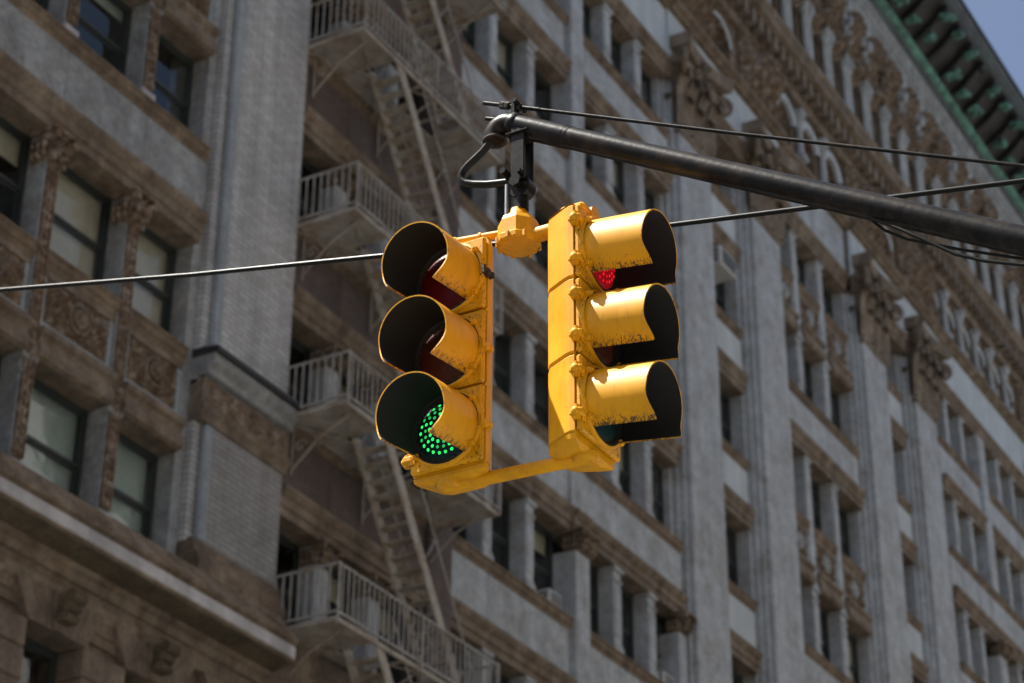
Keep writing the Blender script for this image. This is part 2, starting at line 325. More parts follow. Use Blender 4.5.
def giant_capital(w_=2.0, h=2.9):
    """corinthian capital: bell, two tiers of acanthus leaves with curled tips, corner volutes, central head, abacus"""
    mb = MB()
    bell = [(0, 0), (.02, .25), (-.02, .9), (-.1, 1.7), (-.28, 2.35)]
    for (o0, z0), (o1, z1) in zip(bell[:-1], bell[1:]):
        vs = []
        for o, z in ((o0, z0), (o1, z1)): vs += [(o, o, z), (w_-o, o, z), (w_-o, .5, z), (o, .5, z)]
        mb.add(vs, [(0, 1, 5, 4), (1, 2, 6, 5), (3, 0, 4, 7), (2, 3, 7, 6)])
    mb.box(-.06, w_+.06, -.06, .45, -.14, .0, .03)                       # astragal
    def leaf(p, out, side, hh, ww, curl):
        p = Vector(p); out = Vector(out); side = Vector(side); up = Vector((0, 0, 1)); prof_ = [(0, .03, .75), (.3, .10, 1), (.6, .12, .95), (.82, .22, .8), (.97, .38, .6), (.93, .52, .4), (.80, .55, .22)]
        vs = []
        for zz, oo, wf in prof_:
            for sx in (-1, -.5, 0, .5, 1):
                rip = .05*(1-abs(sx)) - (.06 if abs(sx) == .5 else 0)
                vs.append(p+up*(zz*hh)+out*(oo*curl+rip*ww*2)+side*(sx*wf*ww/2))
        n = len(prof_); fs = [(k*5+i, k*5+i+1, (k+1)*5+i+1, (k+1)*5+i) for k in range(n-1) for i in range(4)]
        mb.add(vs, fs, True)
        back = [v-out*.05 for v in vs]; mb.add(back, [f[::-1] for f in fs], True)
    F = Vector((0, -1, 0)); X_ = Vector((1, 0, 0))
    for i in range(3): leaf((w_*(i+.5)/3, 0, 0), F, X_, 1.15, w_/3*.98, .62)
    for i in range(4): leaf((w_*i/3, -.02, .1), F, X_, 1.85, w_/3*.9, .75)
    for sx, ox in ((-1, 0), (1, w_)):
        leaf((ox, .22, 0), Vector((sx, 0, 0)), Vector((0, 1, 0)), 1.15, .4, .6); leaf((ox, .28, .1), Vector((sx, 0, 0)), Vector((0, 1, 0)), 1.85, .4, .7)
        d = Vector((sx, -1, 0)).normalized()                              # corner volute: a spiral ribbon
        c = Vector((ox, 0, 2.08))+d*.42; pts = []
        for k in range(22):
            t = k/21; a = -1.2+t*9.5; r = .34*(1-t*.82); pts.append(c+d*math.cos(a)*r+Vector((0, 0, math.sin(a)*r)))
        mb.path([Vector((ox-sx*.35, -.08, 1.1)), Vector((ox-sx*.12, -.16, 1.75))]+pts, [.07]*2+[.085]*22, 6)
        sp = []
        for k in range(16):
            t = k/15; a = math.pi+sx*(-1.0+t*7); r = .22*(1-t*.8); sp.append(Vector((w_/2+sx*.3+math.cos(a)*r*-sx, -.38, 2.1+math.sin(a)*r)))
        mb.path(sp, .055, 6)
    mb.blob((w_/2, -.42, 2.45), .2, .16, .3, 9, 7); mb.blob((w_/2, -.58, 2.42), .07, .06, .1)   # small carved head
    # abacus with hollowed sides
    n = 9; top = []
    for k in range(n):
        t = k/(n-1); hol = .28*(1-(2*t-1)**2); top.append((-.42+t*(w_+.84), -.62+hol))
    ol = top+[(w_+.42, .45), (-.42, .45)]
    vs = [(x, y, 2.5) for x, y in ol]+[(x, y-.06, 2.68) for x, y in ol]+[(x, y-.06, h) for x, y in ol]; q = len(ol)
    mb.add(vs, [(i, (i+1) % q, q+(i+1) % q, q+i) for i in range(q)]+[(q+i, q+(i+1) % q, 2*q+(i+1) % q, 2*q+i) for i in range(q)]+[tuple(range(q)), tuple(range(2*q, 3*q))])
    return mb

def carved_height(u, v, seed, w_, h_):
    """scrolling foliage relief"""
    s_ = 0
    for k in range(5):
        fx = 3.1+k*1.7+seed*.37; fy = 2.7+k*1.3+seed*.21
        s_ += math.sin(u*fx+math.sin(v*fy+k+seed)*1.6+k)*math.cos(v*fy*1.1+math.sin(u*fx*.7+seed)*1.4)/(1+.5*k)
    return max(0, min(1, .45+.42*s_))
def carved_panel(w_, h_, depth, seed, step=.07, cart=False):
    nx, nz = max(4, int(w_/step)), max(4, int(h_/step)); vs = []; mb = MB()
    for k in range(nz+1):
        for i in range(nx+1):
            x = w_*i/nx; z = h_*k/nz; fq = 5.0 if h_ < 1 else 2.8; a = carved_height(x*fq, z*fq, seed, w_, h_)
            e = min(1, min(x, w_-x, z, h_-z)/.08)
            y = -depth*a*e
            if cart:
                dx = (x-w_/2)/(w_*.3); dz = (z-h_*.52)/(h_*.36); r = math.hypot(dx, dz)
                if r < 1: y -= depth*1.6*math.sqrt(1-r*r)
            vs.append((x, y, z))
    fs = [(k*(nx+1)+i, k*(nx+1)+i+1, (k+1)*(nx+1)+i+1, (k+1)*(nx+1)+i) for k in range(nz) for i in range(nx)]
    return mb.add(vs, fs, False)
def rosette_mesh(r=.26):
    mb = MB(); mb.lathe((0, 0, 0), (0, -1, 0), [(r*1.15, 0), (r*1.15, .05), (r*.95, .07), (r*.9, .03)], 20, False)
    for i in range(8):
        t = i*math.pi/4; mb.blob((math.cos(t)*r*.52, -.05, math.sin(t)*r*.52), r*.27, .06, r*.27)
    mb.blob((0, -.09, 0), r*.28, .08, r*.28); return mb

def plain_spandrel(x0, x1, s_, joints, stone='stone', brown='brown', lint=LINT, parent=B):
    bx('spandrel_backing', x0, x1, .26, .78, s_-1.98, s_-.02, 'brown', parent, 0)
    xs = [x0]+[j for j in joints if x0+.1 < j < x1-.1]+[x1]
    for a, b_ in zip(xs[:-1], xs[1:]):
        bx('spandrel', a+.004, b_-.004, .13, .27, s_-1.43, s_-.27, stone, parent, .012)
    prof('window_sill', SILL, x0, x1, s_, brown, parent); prof('lintel', lint, x0, x1, s_-2.0, 'tan', parent)
    bx('stone_sill_underside', x0, x1, .3, .78, s_-.019, s_+.03, brown, parent, 0)

def rosette_spandrel(x0, x1, s_, parent=B, pale=False, y=.2):
    bx('spandrel_backing', x0, x1, y+.06, .78, s_-1.98, s_-.02, 'brown', parent, 0)
    w_ = round(x1-x0, 3)
    bx('panel_frame', x0+.02, x1-.02, y-.03, y+.08, s_-.42, s_-.28, 'tan', parent); bx('panel_frame', x0+.02, x1-.02, y-.04, y+.08, s_-1.42, s_-1.26, 'quoin', parent)
    for a in (x0+.02, x1-.14): bx('panel_frame', a, a+.12, y-.02, y+.08, s_-1.259, s_-.421, 'quoin', parent)
    pw = round(w_-.30, 3); me = cached(('carved', pw, 1), lambda: carved_panel(pw, .83, .16, 3, .036), M['carved'])
    p = obj('carved_panel', me, parent, (x0+.15, y+.03, s_-1.257))
    me = cached(('rosette',), lambda: rosette_mesh(.24), M['stone' if x0 > 40 else 'tan']); obj('rosette', me, p, (pw/2, -.06, .42))
    prof('window_sill', tuple((a+y-.15, b_) for a, b_ in SILL), x0, x1, s_, 'brown', parent)
    prof('lintel', tuple((min(a+y-.15, .74), b_) for a, b_ in LINTR), x0+.01, x1-.01, s_-2.0, 'tan', parent)

def openings(x0, x1, mulls): 
    e = [x0]+[t for m_ in mulls for t in m_]+[x1]; return list(zip(e[0::2], e[1::2]))
BL = ['blind', None, 'blind', None, None, None]
def bay(*args, dy=0, dz=0, **kw):
    """one bay of windows; dy sets it back behind the pilasters, dz lifts its floors"""
    if not dy: return bay_(*args, **kw)
    old = set(o.name for o in B.children)
    for k in range(6): S[k] += dz
    bay_(*args, **kw)
    for k in range(6): S[k] -= dz
    for o in B.children:
        if o.name not in old: o.location.y += dy
def bay_(x0, x1, mulls, ks, style='plain', stone='stone', orders=(), y=.15, blinds=None, mm='stone', near=False):
    op = openings(x0, x1, mulls); joints = [(a+b_)/2 for a, b_ in mulls]
    for k in ks:
        s_ = S[k]; top = (S[k+1] if k < 5 else ZF0+1.45)-2.0
        if visbox(x0, x1, s_-2, s_):
            ros = style == 'rosette' and k % 2 == 1
            if ros:
                for a, b_ in op: rosette_spandrel(a, b_, s_, y=y+.05)
            else: plain_spandrel(x0, x1, s_, joints, stone)
        if not visbox(x0, x1, s_, top): continue
        for i, (a, b_) in enumerate(op):
            bl = None; dr = 1
            if blinds is not None and (k, i) in blinds: bl, dr = blinds[(k, i)]
            elif blinds is None and random.random() < .3: bl = 'blind'; dr = random.choice((.25, .4, .5, .7))
            window(a+.004, b_-.004, s_+.03, top+.004, y+.40, bl, dr, near)
        for a, b_ in mulls:
            lo, hi = s_, top
            if style == 'rosette':                       # two-storey orders: mullion runs through the rosette spandrel
                if k % 2 == 1: lo = s_-2.0
            mullion(a, b_, lo+(.0 if lo != s_ else .021), hi, y, y+.52, mm)
            if style != 'rosette' and stone == 'dbrick': small_capital(a-.04, b_+.04, hi-.42, B, .42, 'brown', y-.03)
# --- brick walls / piers of the left part ------------------------------------------------
def mullion_strip(x0, x1, z0, z1, y):
    """narrow front face covered with a running leaf ornament"""
    w_, h_ = rd(x1-x0, z1-z0)
    def f():
        mb = MB(); mb.box(0, w_, 0, .04, 0, h_); n = int(h_/.17)
        mb.box(0, .03, -.035, .0, 0, h_); mb.box(w_-.03, w_, -.035, .0, 0, h_)
        for i in range(n):
            z = h_*(i+.5)/n; mb.blob((w_*.5, -.01, z), w_*.27, .06, .075, 6, 4); mb.blob((w_*.34, -.005, z+.06), w_*.13, .05, .05, 5, 3); mb.blob((w_*.66, -.005, z+.06), w_*.13, .05, .05, 5, 3)
        return mb
    return obj('carved_strip', cached(('strip', w_, h_), f, M['carved']), B, (x0, y, z0))
LM = [(21.2, 21.47), (23.34, 23.61), (25.48, 25.75)]
lb = {(0, 2): ('blindteal', .97), (0, 3): ('blindteal', .72), (1, 2): ('blind', 1), (1, 3): ('blind', 1), (1, 1): ('blind', .25), (2, 2): ('blindteal', .12)}
LX0, LX1 = 19.3, 27.36
bay(LX0, LX1, LM, range(0, 4), 'rosette', 'stonedark', y=.22, blinds=lb, mm='stonedark', near=True)
for z0, z1 in ((16.95, 23.2), (25.23, 31.5)):
    for a, b_ in LM:
        mullion_strip(a+.02, b_-.02, z0+.3, z1-.5, .178)
        small_capital(a-.06, b_+.06, z1-.55, B, .55, 'carved', .12)
        bx('mullion_foot', a-.05, b_+.05, .12, .4, z0-.02, z0+.22, 'white', B, .03)
bx('corner_pier', UL, LX0, .0, .9, 16.9, 53, 'brick', B)
bx('wall', LX0, LX1, .2, .9, 31.5, 53, 'brick', B)
# brick pier with stepped jamb
bx('brick_pier', 27.93, 30.13, 0, 1.2, 21.15, 53, 'brick', B, .02)
bx('pier_jamb', 27.62, 27.928, .12, 1.2, 17.5, 53, 'brick', B); bx('pier_jamb', 27.364, 27.618, .26, 1.2, 16.9, 53, 'stonedark', B)
bx('quoin_strip', 27.80, 28.02, -.03, .1, 21.25, 44, 'quoin', B, .03)
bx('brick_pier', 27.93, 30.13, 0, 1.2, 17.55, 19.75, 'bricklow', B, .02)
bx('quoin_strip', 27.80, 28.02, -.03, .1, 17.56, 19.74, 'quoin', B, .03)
PC = ((1.2, 0), (-.03, 0), (-.05, .12), (-.10, .2), (-.10, .3), (-.04, .34), (-.04, .82), (-.12, .88), (-.12, 1.0), (-.24, 1.1), (-.24, 1.26), (-.3, 1.3), (-.3, 1.38), (-.05, 1.42), (1.2, 1.42))
prof('pier_capital', PC[:7]+((1.2, .34),), 27.6, 30.2, 19.75, 'tan', B)
prof('pier_capital_band', ((1.2, .341), (-.03, .341), (-.03, .819), (1.2, .819)), 27.62, 30.18, 19.75, 'stonedark', B)
prof('pier_capital_top', ((1.2, .82),)+PC[7:], 27.6, 30.2, 19.75, 'stonedark', B)
for i in range(4):
    me = cached(('carved', .5, 7), lambda: carved_panel(.5, .44, .07, 7), M['carved']); obj('carved_panel', me, B, (27.78+i*.58, -.045, 20.11))
prof('pier_cap_weathering', ((1.2, 0), (-.32, 0), (-.32, .1), (0, .16), (1.2, .16)), 27.58, 30.22, 21.0, 'copper', B)
PB = ((1.2, 0), (-.2, 0), (-.2, .2), (-.16, .22), (-.14, .36), (-.06, .4), (-.05, .56), (0, .64), (1.2, .64))
prof('pier_base', PB, 27.66, 30.2, 16.9, 'brown', B)
# belt cornice over the base storey
BC = ((.9, .0), (.02, .0), (.02, .28), (-.05, .3), (-.08, .42), (-.16, .46), (-.18, .56), (-.58, .62), (-.62, .64), (-.62, .94), (-.68, .96), (-.70, 1.02), (-.62, 1.05), (-.60, 1.14), (-.50, 1.17), (-.50, 1.26), (-.40, 1.29), (-.39, 1.40), (-.30, 1.43), (-.30, 1.5), (.9, 1.5))
x = 18.2
while x < 29.94:
    x2 = min(x+2.1, 29.95)
    if visbox(x, x2, 15.2, 16.9): prof('cornice_block', BC, x+.004, x2-.004, 15.34, 'tan', B)
    x = x2
x = 20.2
while x < 29.94:
    x2 = min(x+2.1, 29.95); bx('cornice_fascia', x+.003, x2-.003, -.64, -.58, 16.02, 16.24, 'white', B, .02)
    prof('cornice_soffit', ((-.17, .53), (-.17, .559), (-.60, .628), (-.60, .60)), x+.01, x2-.01, 15.34, 'olive', B); x = x2
prof('belt_course', ((.9, 0), (.02, 0), (.02, .28), (-.05, .3), (-.08, .5), (-.14, .56), (-.14, .9), (-.18, 1.0), (-.18, 1.3), (-.1, 1.5), (.9, 1.5)), 29.954, UR, 15.34, 'base', B)
# rusticated base storey with keystoned flat arches
def wedge(x0a, x1a, x0b, x1b, z0, z1, y0, y1, m, name):
    mb = MB(); vs = [(x0a, y0, z0), (x1a, y0, z0), (x1b, y0, z1), (x0b, y0, z1), (x0a, y1, z0), (x1a, y1, z0), (x1b, y1, z1), (x0b, y1, z1)]
    mb.add(vs, [(0, 1, 2, 3), (4, 7, 6, 5), (0, 3, 7, 4), (1, 5, 6, 2), (0, 4, 5, 1), (3, 2, 6, 7)]); return build(name, mb, M[m], B)
for c in (22.25, 24.6, 26.95, 29.3):
    hw = .66; z0, z1 = 14.72, 15.338; e = [-1, -.62, -.2, .2, .62, 1]
    for i in range(5):
        a, b_ = c+e[i]*hw*1.02, c+e[i+1]*hw*1.02; a2, b2 = c+e[i]*hw*1.62, c+e[i+1]*hw*1.62
        wedge(a+.006, b_-.006, a2+.006, b2-.006, z0, z1, -.03-.05*(i == 2), .85, 'base', 'voussoir')
    # carved keystone console
    mb = MB(); mb.box(-.17, .17, -.22, 0, 0, .16, .03); mb.box(-.14, .14, -.30, 0, .161, .45, .03); mb.tube((-.15, -.28, .38), (.15, -.28, .38), .11, n=10); mb.tube((-.14, -.19, .07), (.14, -.19, .07), .08, n=10)
    for sx in (-1, 1): mb.blob((sx*.12, -.2, .24), .06, .1, .1)
    build('keystone', mb, M['olive'], B, (c, -.05, 14.84))
    window(c-hw+.005, c+hw-.005, 12.4, 14.715, .5)
zc = 10.6
while zc < 15.0:
    for a, b_ in ((UL, 21.59), (22.91, 23.94), (25.26, 26.29), (27.61, 28.64), (29.96, 31.5)):
        top = min(zc+.52, 14.716)
        if top-zc > .1: bx('stone_block', a, b_, -.02 if b_-a < 3 else 0, .9, zc+.012, top, 'base', B, .03)
    zc += .52
for a, b_ in ((23.35, 23.5), (25.7, 25.85), (28.05, 28.2)):
    bx('stone_block', a+.21, b_+.21, -.01, .9, 14.72, 15.336, 'base', B, 0) if False else None
bx('base_wall', UL, 31.5, .16, .9, 14.73, 15.335, 'base', B, 0)
bx('base_wall', 31.5, UR, .15, .9, 10.6, 15.335, 'base', B, 0)

# --- fire escape bay ---------------------------------------------------------------------
bay(30.16, 35.2, [(31.62, 32.02), (33.36, 33.76)], range(0, 5), 'plain', 'dbrick', y=.2, mm='stone')
bx('brick_pier', 35.204, 36.1, .02, .9, 16.9, 53, 'dbrick', B, .02)
bx('wall', 30.134, 35.2, .2, .9, 37.6, 53, 'dbrick', B)

# --- bay with a middle pilaster, to the left of the first pair -----------------------------
AM1 = [(37.62, 37.98), (39.44, 39.80)]; AM2 = [(43.6, 43.98), (45.4, 45.78)]
for k in range(0, 6):
    for (x0, x1, mm) in ((36.104, 41.40, AM1), (42.08, 47.25, AM2)):
        bay(x0, x1, mm, [k], 'plain', dy=.06, dz=.03)
def minor_pilaster(x0, x1, z0, z1, y0=.02):
    p = bx('minor_pilaster', x0, x1, y0, .76, z0, z1, 'stone', B, .02)
    return p
minor_pilaster(41.41, 42.07, 25.24, ZF0-.55)
minor_pilaster(41.41, 42.07, 16.95, 22.75); small_capital(41.38, 42.1, 22.75, B, .46, 'brown', -.04)
minor_pilaster(46.85, 47.24, 16.95, 22.75, .1); small_capital(46.82, 47.27, 22.75, B, .46, 'brown', .04)
bx('spandrel', 41.402, 42.078, .12, .6, 23.78, 24.92, 'stone', B); prof('window_sill', SILL, 41.40, 42.08, 25.2, 'brown', B); prof('lintel', LINT, 41.40, 42.08, 23.2, 'tan', B)

# --- giant pilasters ---------------------------------------------------------------------
gm = giant_capital().mesh('giant_capital', M['tan'])
def giant(u0):
    p = bx('giant_pilaster', u0, u0+2.0, 0, .5, 16.9, 38.0, 'stone', B, .03)
    for e, y in ((.16, .14), (.30, .28), (.44, .42)):
        for a, b_ in ((u0-e, u0-e+.14), (u0+2+e-.14, u0+2+e)):
            obj('pilaster_reveal', cached(('rev', y), lambda: MB().box(0, .139, 0, .9-y, 0, 23.2, .015), M['stone']), p, (a-u0, y, 0))
    obj('capital', gm, p, (0, 0, 21.1))
    q = obj('necking_block', cached(('neck',), lambda: MB().box(0, 2.0, 0, .5, 0, 2.85), M['stone']), p, (0, .0, 21.12))
for u0 in (47.69, 52.6, 61.2, 65.9, 78.75, 83.5): giant(u0)

# --- bays further right --------------------------------------------------------------------
bay(50.14, 52.15, [], range(0, 6), 'plain', 'pale', blinds={}, dy=.26, dz=.28)
bay(55.05, 60.75, [(56.42, 56.84), (58.5, 58.92)], range(1, 6), 'rosette', 'stone', y=.2, dy=.2, dz=.25)
bay(63.65, 65.45, [], range(1, 6), 'plain', 'pale', blinds={}, dy=.26, dz=.28)
bay(68.35, 72.48, [(69.3, 69.66), (70.9, 71.26)], range(2, 6), 'plain')
bay(73.22, 78.3, [(74.82, 75.18), (76.46, 76.82)], range(2, 6), 'plain')
minor_pilaster(72.49, 73.21, 33.54, ZF0-.55); minor_pilaster(72.49, 73.21, 25.0, 31.05)
small_capital(72.46, 73.24, 31.05, B, .46, 'brown', -.04)
bx('spandrel', 72.482, 73.218, .12, .6, 32.08, 33.22, 'stone', B); prof('window_sill', SILL, 72.48, 73.22, 33.5, 'brown', B); prof('lintel', LINT, 72.48, 73.22, 31.5, 'tan', B)
bay(81.19, 83.06, [], range(2, 6), 'plain', 'pale', blinds={}, dy=.26, dz=.28)
bx('wall', 85.94, UR, .1, .9, 16.9, 53, 'stone', B)

# --- frieze over the pilasters ----------------------------------------------------------------
def frieze(x0, x1, y, m='pale'):
    bx('spandrel_backing', x0, x1, y+.1, .9, ZF0-.55, ZF1, 'brown', B, 0)
    n = max(1, round((x1-x0)/2.3)); 
    for i in range(n):
        a = x0+(x1-x0)*i/n; b_ = x0+(x1-x0)*(i+1)/n; bx('frieze_block', a+.004, b_-.004, y, y+.12, ZF0, ZF1, m, B, .01)
    prof('lintel', tuple((min(a+y-.05, .75), b_) for a, b_ in LINT[:-2])+((y+.09, .552), (.75, .552)), x0, x1, ZF0-.553, 'tan', B)
frieze(36.1, 47.25, .1); frieze(47.254, 55.04, .02); frieze(55.046, 60.75, .22, 'stone'); frieze(60.754, 68.35, .02); frieze(68.354, 78.3, .04); frieze(78.304, 85.94, .02)
AT = ((.9, 0), (-.02, 0), (-.06, .08), (-.18, .14), (-.2, .26), (-.08, .3), (-.06, .42), (.9, .44))
for a, b_, y in ((36.1, 47.25, 0), (47.254, 55.04, -.1), (55.046, 60.75, .1), (60.754, 68.35, -.1), (68.354, 78.3, -.05), (78.304, 85.94, -.1)):
    prof('string_course', tuple((p+(y if p < .5 else 0), q) for p, q in AT), a, b_, ZF1-.02, 'brown', B)

# --- attic arcade --------------------------------------------------------------------------------
def arch_wall(w_, h_, ow, spring, d_):
    """wall panel with an arched opening; front face, intrados and outer sides"""
    mb = MB(); n = 12; r = ow/2; c = w_/2; arc = [(c-r, 0), (c-r, spring)]+[(c-r*math.cos(math.pi*i/n), spring+r*math.sin(math.pi*i/n)) for i in range(1, n)]+[(c+r, spring), (c+r, 0)]
    out = [(0, 0), (0, spring)]+[(w_*i/n, h_) for i in range(1, n)]+[(w_, spring), (w_, 0)]
    q = len(arc); vs = [(x, 0, z) for x, z in arc]+[(x, 0, z) for x, z in out]+[(x, d_, z) for x, z in arc]+[(x, d_, z) for x, z in out]
    out[2] = (0, h_); out[-3] = (w_, h_)
    vs = [(x, 0, z) for x, z in arc]+[(x, 0, z) for x, z in out]+[(x, d_, z) for x, z in arc]+[(x, d_, z) for x, z in out]
    for i in range(q-1): mb.add([vs[i], vs[i+1], vs[q+i+1], vs[q+i]], [(0, 1, 2, 3)]); mb.add([vs[i], vs[i+1], vs[2*q+i+1], vs[2*q+i]], [(0, 1, 2, 3)]); mb.add([vs[q+i], vs[q+i+1], vs[3*q+i+1], vs[3*q+i]], [(0, 1, 2, 3)])
    return mb
def archivolt(ow, spring, t, y0, y1):
    mb = MB(); n = 14; vs = []
    for i in range(n+1):
        a = math.pi*i/n
        for rr, yy in ((ow/2, y1), (ow/2, y0+.04), (ow/2+t*.4, y0), (ow/2+t, y0+.05), (ow/2+t, y1)): vs.append((-rr*math.cos(a), yy, spring+rr*math.sin(a)))
    mb.add(vs, [(i*5+k, i*5+k+1, (i+1)*5+k+1, (i+1)*5+k) for i in range(n) for k in range(4)]); return mb
def colonette(h_, r, y=0):
    mb = MB(); mb.box(-r*1.5, r*1.5, -r*1.5, r*1.5, 0, .14, .01); mb.lathe((0, 0, .14), (0, 0, 1), [(r*1.4, 0), (r*1.4, .08), (r*1.05, .14), (r, .2), (r*.88, h_-.62), (r*1.15, h_-.6), (r*1.1, h_-.52), (r*1.5, h_-.3)], 10)
    for i in range(6):
        t = i*math.pi/3; mb.blob((math.cos(t)*r*1.2, math.sin(t)*r*1.2, h_-.28), r*.4, r*.4, .12, 5, 3)
    mb.box(-r*1.7, r*1.7, -r*1.7, r*1.7, h_-.15, h_, .01); return mb
ZA, ZB = 42.33, 44.5
def arcade(x0, x1, n, y, m='carved', big=False):
    w_ = round((x1-x0)/n, 3); ow = round(w_*.62, 3); sp = 1.15 if not big else 1.2
    for i in range(n):
        a = x0+i*w_
        if not visbox(a, a+w_, ZA, ZB): continue
        obj('arch_panel', cached(('arch', w_), lambda: arch_wall(w_-.004, ZB-ZA, ow, sp, .5), M[m]), B, (a, y, ZA))
        obj('archivolt', cached(('archivolt', w_), lambda: archivolt(ow, sp, .30 if big else .17, -.16 if big else -.06, .05), M['pale']), B, (a+w_/2, y, ZA))
        window(a+w_/2-ow/2-.08, a+w_/2+ow/2+.08, ZA+.01, ZA+sp+ow/2+.05, .66)
        if i: obj('colonette', cached(('colonette', 1), lambda: colonette(1.9, .13), M['stone']), B, (a, y-.14, ZA+.02))
        for dx in (.2, w_-.2): 
            me = cached(('boss',), lambda: MB().blob((0, 0, 0), .13, .09, .13).blob((0, -.06, 0), .06, .06, .06), M['tan']); obj('boss', me, B, (a+dx, y-.02, ZB-.22))
def relief(x0, x1, y, z0, z1, seed, m='carved', cart=True):
    w_, h_ = rd(x1-x0, z1-z0); bx('relief_backing', x0, x1, y+.02, .9, z0, z1, 'brown', B, 0)
    me = cached(('relief', w_, h_, seed), lambda: carved_panel(w_, h_, .32, seed, .08, cart), M[m]); obj('carved_panel', me, B, (x0, y, z0))
bx('wall', 36.1, 47.25, .6, .9, ZA, 53, 'brown', B, 0)
arcade(37.0, 47.25, 6, .15); arcade(55.05, 60.75, 3, .2, big=True); arcade(68.35, 78.30, 6, .15)
for u0, u1 in ((47.254, 50.05), (52.3, 55.04), (60.754, 63.6), (65.5, 68.346), (78.304, 81.1), (83.1, 85.94)): relief(u0, u1, .0, ZA, ZB, 1+int(u0) % 3)
for u0, u1 in ((50.054, 52.296), (63.604, 65.496), (81.104, 83.096)): arcade(u0, u1, 1, .15)
# --- dentil cornice -------------------------------------------------------------------------------
DC = ((.9, 0), (-.06, 0), (-.1, .1), (-.1, .22), (-.1, .24), (-.1, .78), (-.46, .82), (-.62, .86), (-.62, 1.08), (-.7, 1.14), (-.74, 1.3), (-.5, 1.4), (-.1, 1.6), (.9, 1.62))
x = 44.0
while x < 96:
    prof('cornice_block', DC, x+.003, x+2.147, ZB+.005, 'tan', B); x += 2.15
dm = MB(); x = 44.0
while x < 96: dm.box(x, x+.27, -.45, -.095, ZB+.26, ZB+.76); x += .56
dn = build('dentil_row', dm, M['tan'], B); dn['kind'] = 'stuff'
# --- upper ornate storey --------------------------------------------------------------------------
ZU0, ZU1 = ZB+1.63, 52.0
def console():
    """tall scrolled console with a mask"""
    mb = MB(); mb.box(-.2, .2, -.1, .2, 0, .2, .03); mb.box(-.16, .16, -.16, .2, .2, 1.9, .03); mb.tube((-.19, -.2, 1.7), (.19, -.2, 1.7), .24, n=12); mb.tube((-.18, -.14, .25), (.18, -.14, .25), .15, n=10)
    mb.blob((0, -.3, 1.05), .17, .18, .26, 8, 6)
    for sx in (-1, 1): mb.blob((sx*.2, -.18, 1.2), .1, .12, .22); mb.blob((sx*.16, -.2, .65), .1, .12, .16)
    mb.box(-.28, .28, -.36, .2, 1.93, 2.1, .02); return mb
x = 49.1; i = 0
while x < 92:
    if visbox(x, x+1.74, ZU0, 53):
        for dx in (.0, .34): obj('colonette', cached(('colonette', 2), lambda: colonette(3.05, .125), M['stone']), B, (x+dx, -.04, ZU0+.02))
        wx0, wx1 = x+.62, x+1.46
        window(wx0, wx1, ZU0+.8, ZU0+2.75, .55)
        relief(x+.52, x+1.54, .10, ZU0, ZU0+.79, 5, 'carved', False); relief(x+.52, x+1.54, .10, ZU0+2.76, ZU0+3.6, 4, 'carved', True)
        bx('wall_strip', x-.2, x+.518, .14, .9, ZU0, ZU0+3.6, 'brown', B)
        bx('impost_block', x-.2, x+.54, -.26, .13, ZU0+3.08, ZU0+3.28, 'tan', B); relief(x-.19, x+.53, -.1, ZU0+3.29, ZU0+3.6, 7, 'carved', False)
        relief(x-.2, x+1.546, .06, ZU0+3.61, ZU1+.02, 2+i % 3, 'carved', True)
        obj('console', cached(('console',), console, M['stone' if i % 3 else 'tan']), B, (x+.17, -.02, ZU0+3.66))
        if i % 2: obj('mask', cached(('mask',), lambda: MB().blob((0, 0, 0), .26, .22, .34, 9, 7).blob((0, -.2, -.02), .08, .08, .12).blob((-.24, -.02, .05), .1, .1, .2).blob((.24, -.02, .05), .1, .1, .2), M['white' if i % 5 == 0 else 'tan']), B, (x+1.04, -.1, ZU0+4.9))
    x += 1.75; i += 1
UC = ((.9, 0), (-.12, 0), (-.12, .16), (-.24, .22), (-.24, .40), (-.34, .46), (-.34, .72), (-.44, .8), (-.46, .98), (.9, .99))
x = 48.0
while x < 90: prof('cornice_block', UC, x+.003, x+2.497, ZU1+.01, 'stonedark', B); x += 2.5
# --- copper crowning cornice ----------------------------------------------------------------------
ZC = 53.0
prof('sheet_metal_course', ((.9, 0), (-.5, 0), (-.56, .06), (-.56, .3), (.9, .3)), 48, UR, ZC-.001, 'lead', B)
prof('copper_gutter', ((.9, 0), (-.58, 0), (-.74, .06), (-.78, .2), (-.70, .32), (.9, .34)), 48, UR, ZC+.30, 'patina', B)
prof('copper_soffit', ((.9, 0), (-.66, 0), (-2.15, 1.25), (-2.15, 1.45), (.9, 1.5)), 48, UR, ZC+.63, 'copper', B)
prof('copper_fascia', ((-2.10, .0), (-2.22, .02), (-2.22, .12), (-2.30, .16), (-2.30, .32), (-2.38, .38), (-2.40, .55), (-2.44, .58), (-2.44, .66), (-1.0, .74), (-1.0, .2)), 48, UR, ZC+1.72, 'lead', B)
prof('copper_fascia_edge', ((-2.2, 0), (-2.47, 0), (-2.49, .1), (-2.4, .14), (-2.2, .14)), 48, UR, ZC+2.47, 'copper', B)
def bracket():
    mb = MB(); pts = []
    for k in range(16):
        t = k/15; pts.append((0, -.1-1.25*t, .02+1.05*t-.16*math.sin(t*math.pi)))
    mb.path(pts, [.19-.06*k/15 for k in range(16)], 6); mb.tube((-.2, -1.4, .98), (.2, -1.4, .98), .17, n=10); return mb
def bracket_leaf(v):
    mb = MB(); rr = random.Random(v)
    for k in range(7):                                   # one clump of curled leaves
        mb.blob((rr.uniform(-.16, .16), rr.uniform(-.22, .22), rr.uniform(-.1, .1)), rr.uniform(.09, .17), rr.uniform(.12, .2), rr.uniform(.07, .12), 6, 4)
    mb.blob((0, 0, 0), .2, .26, .12, 7, 4); return mb
x = 54.0; i = 0
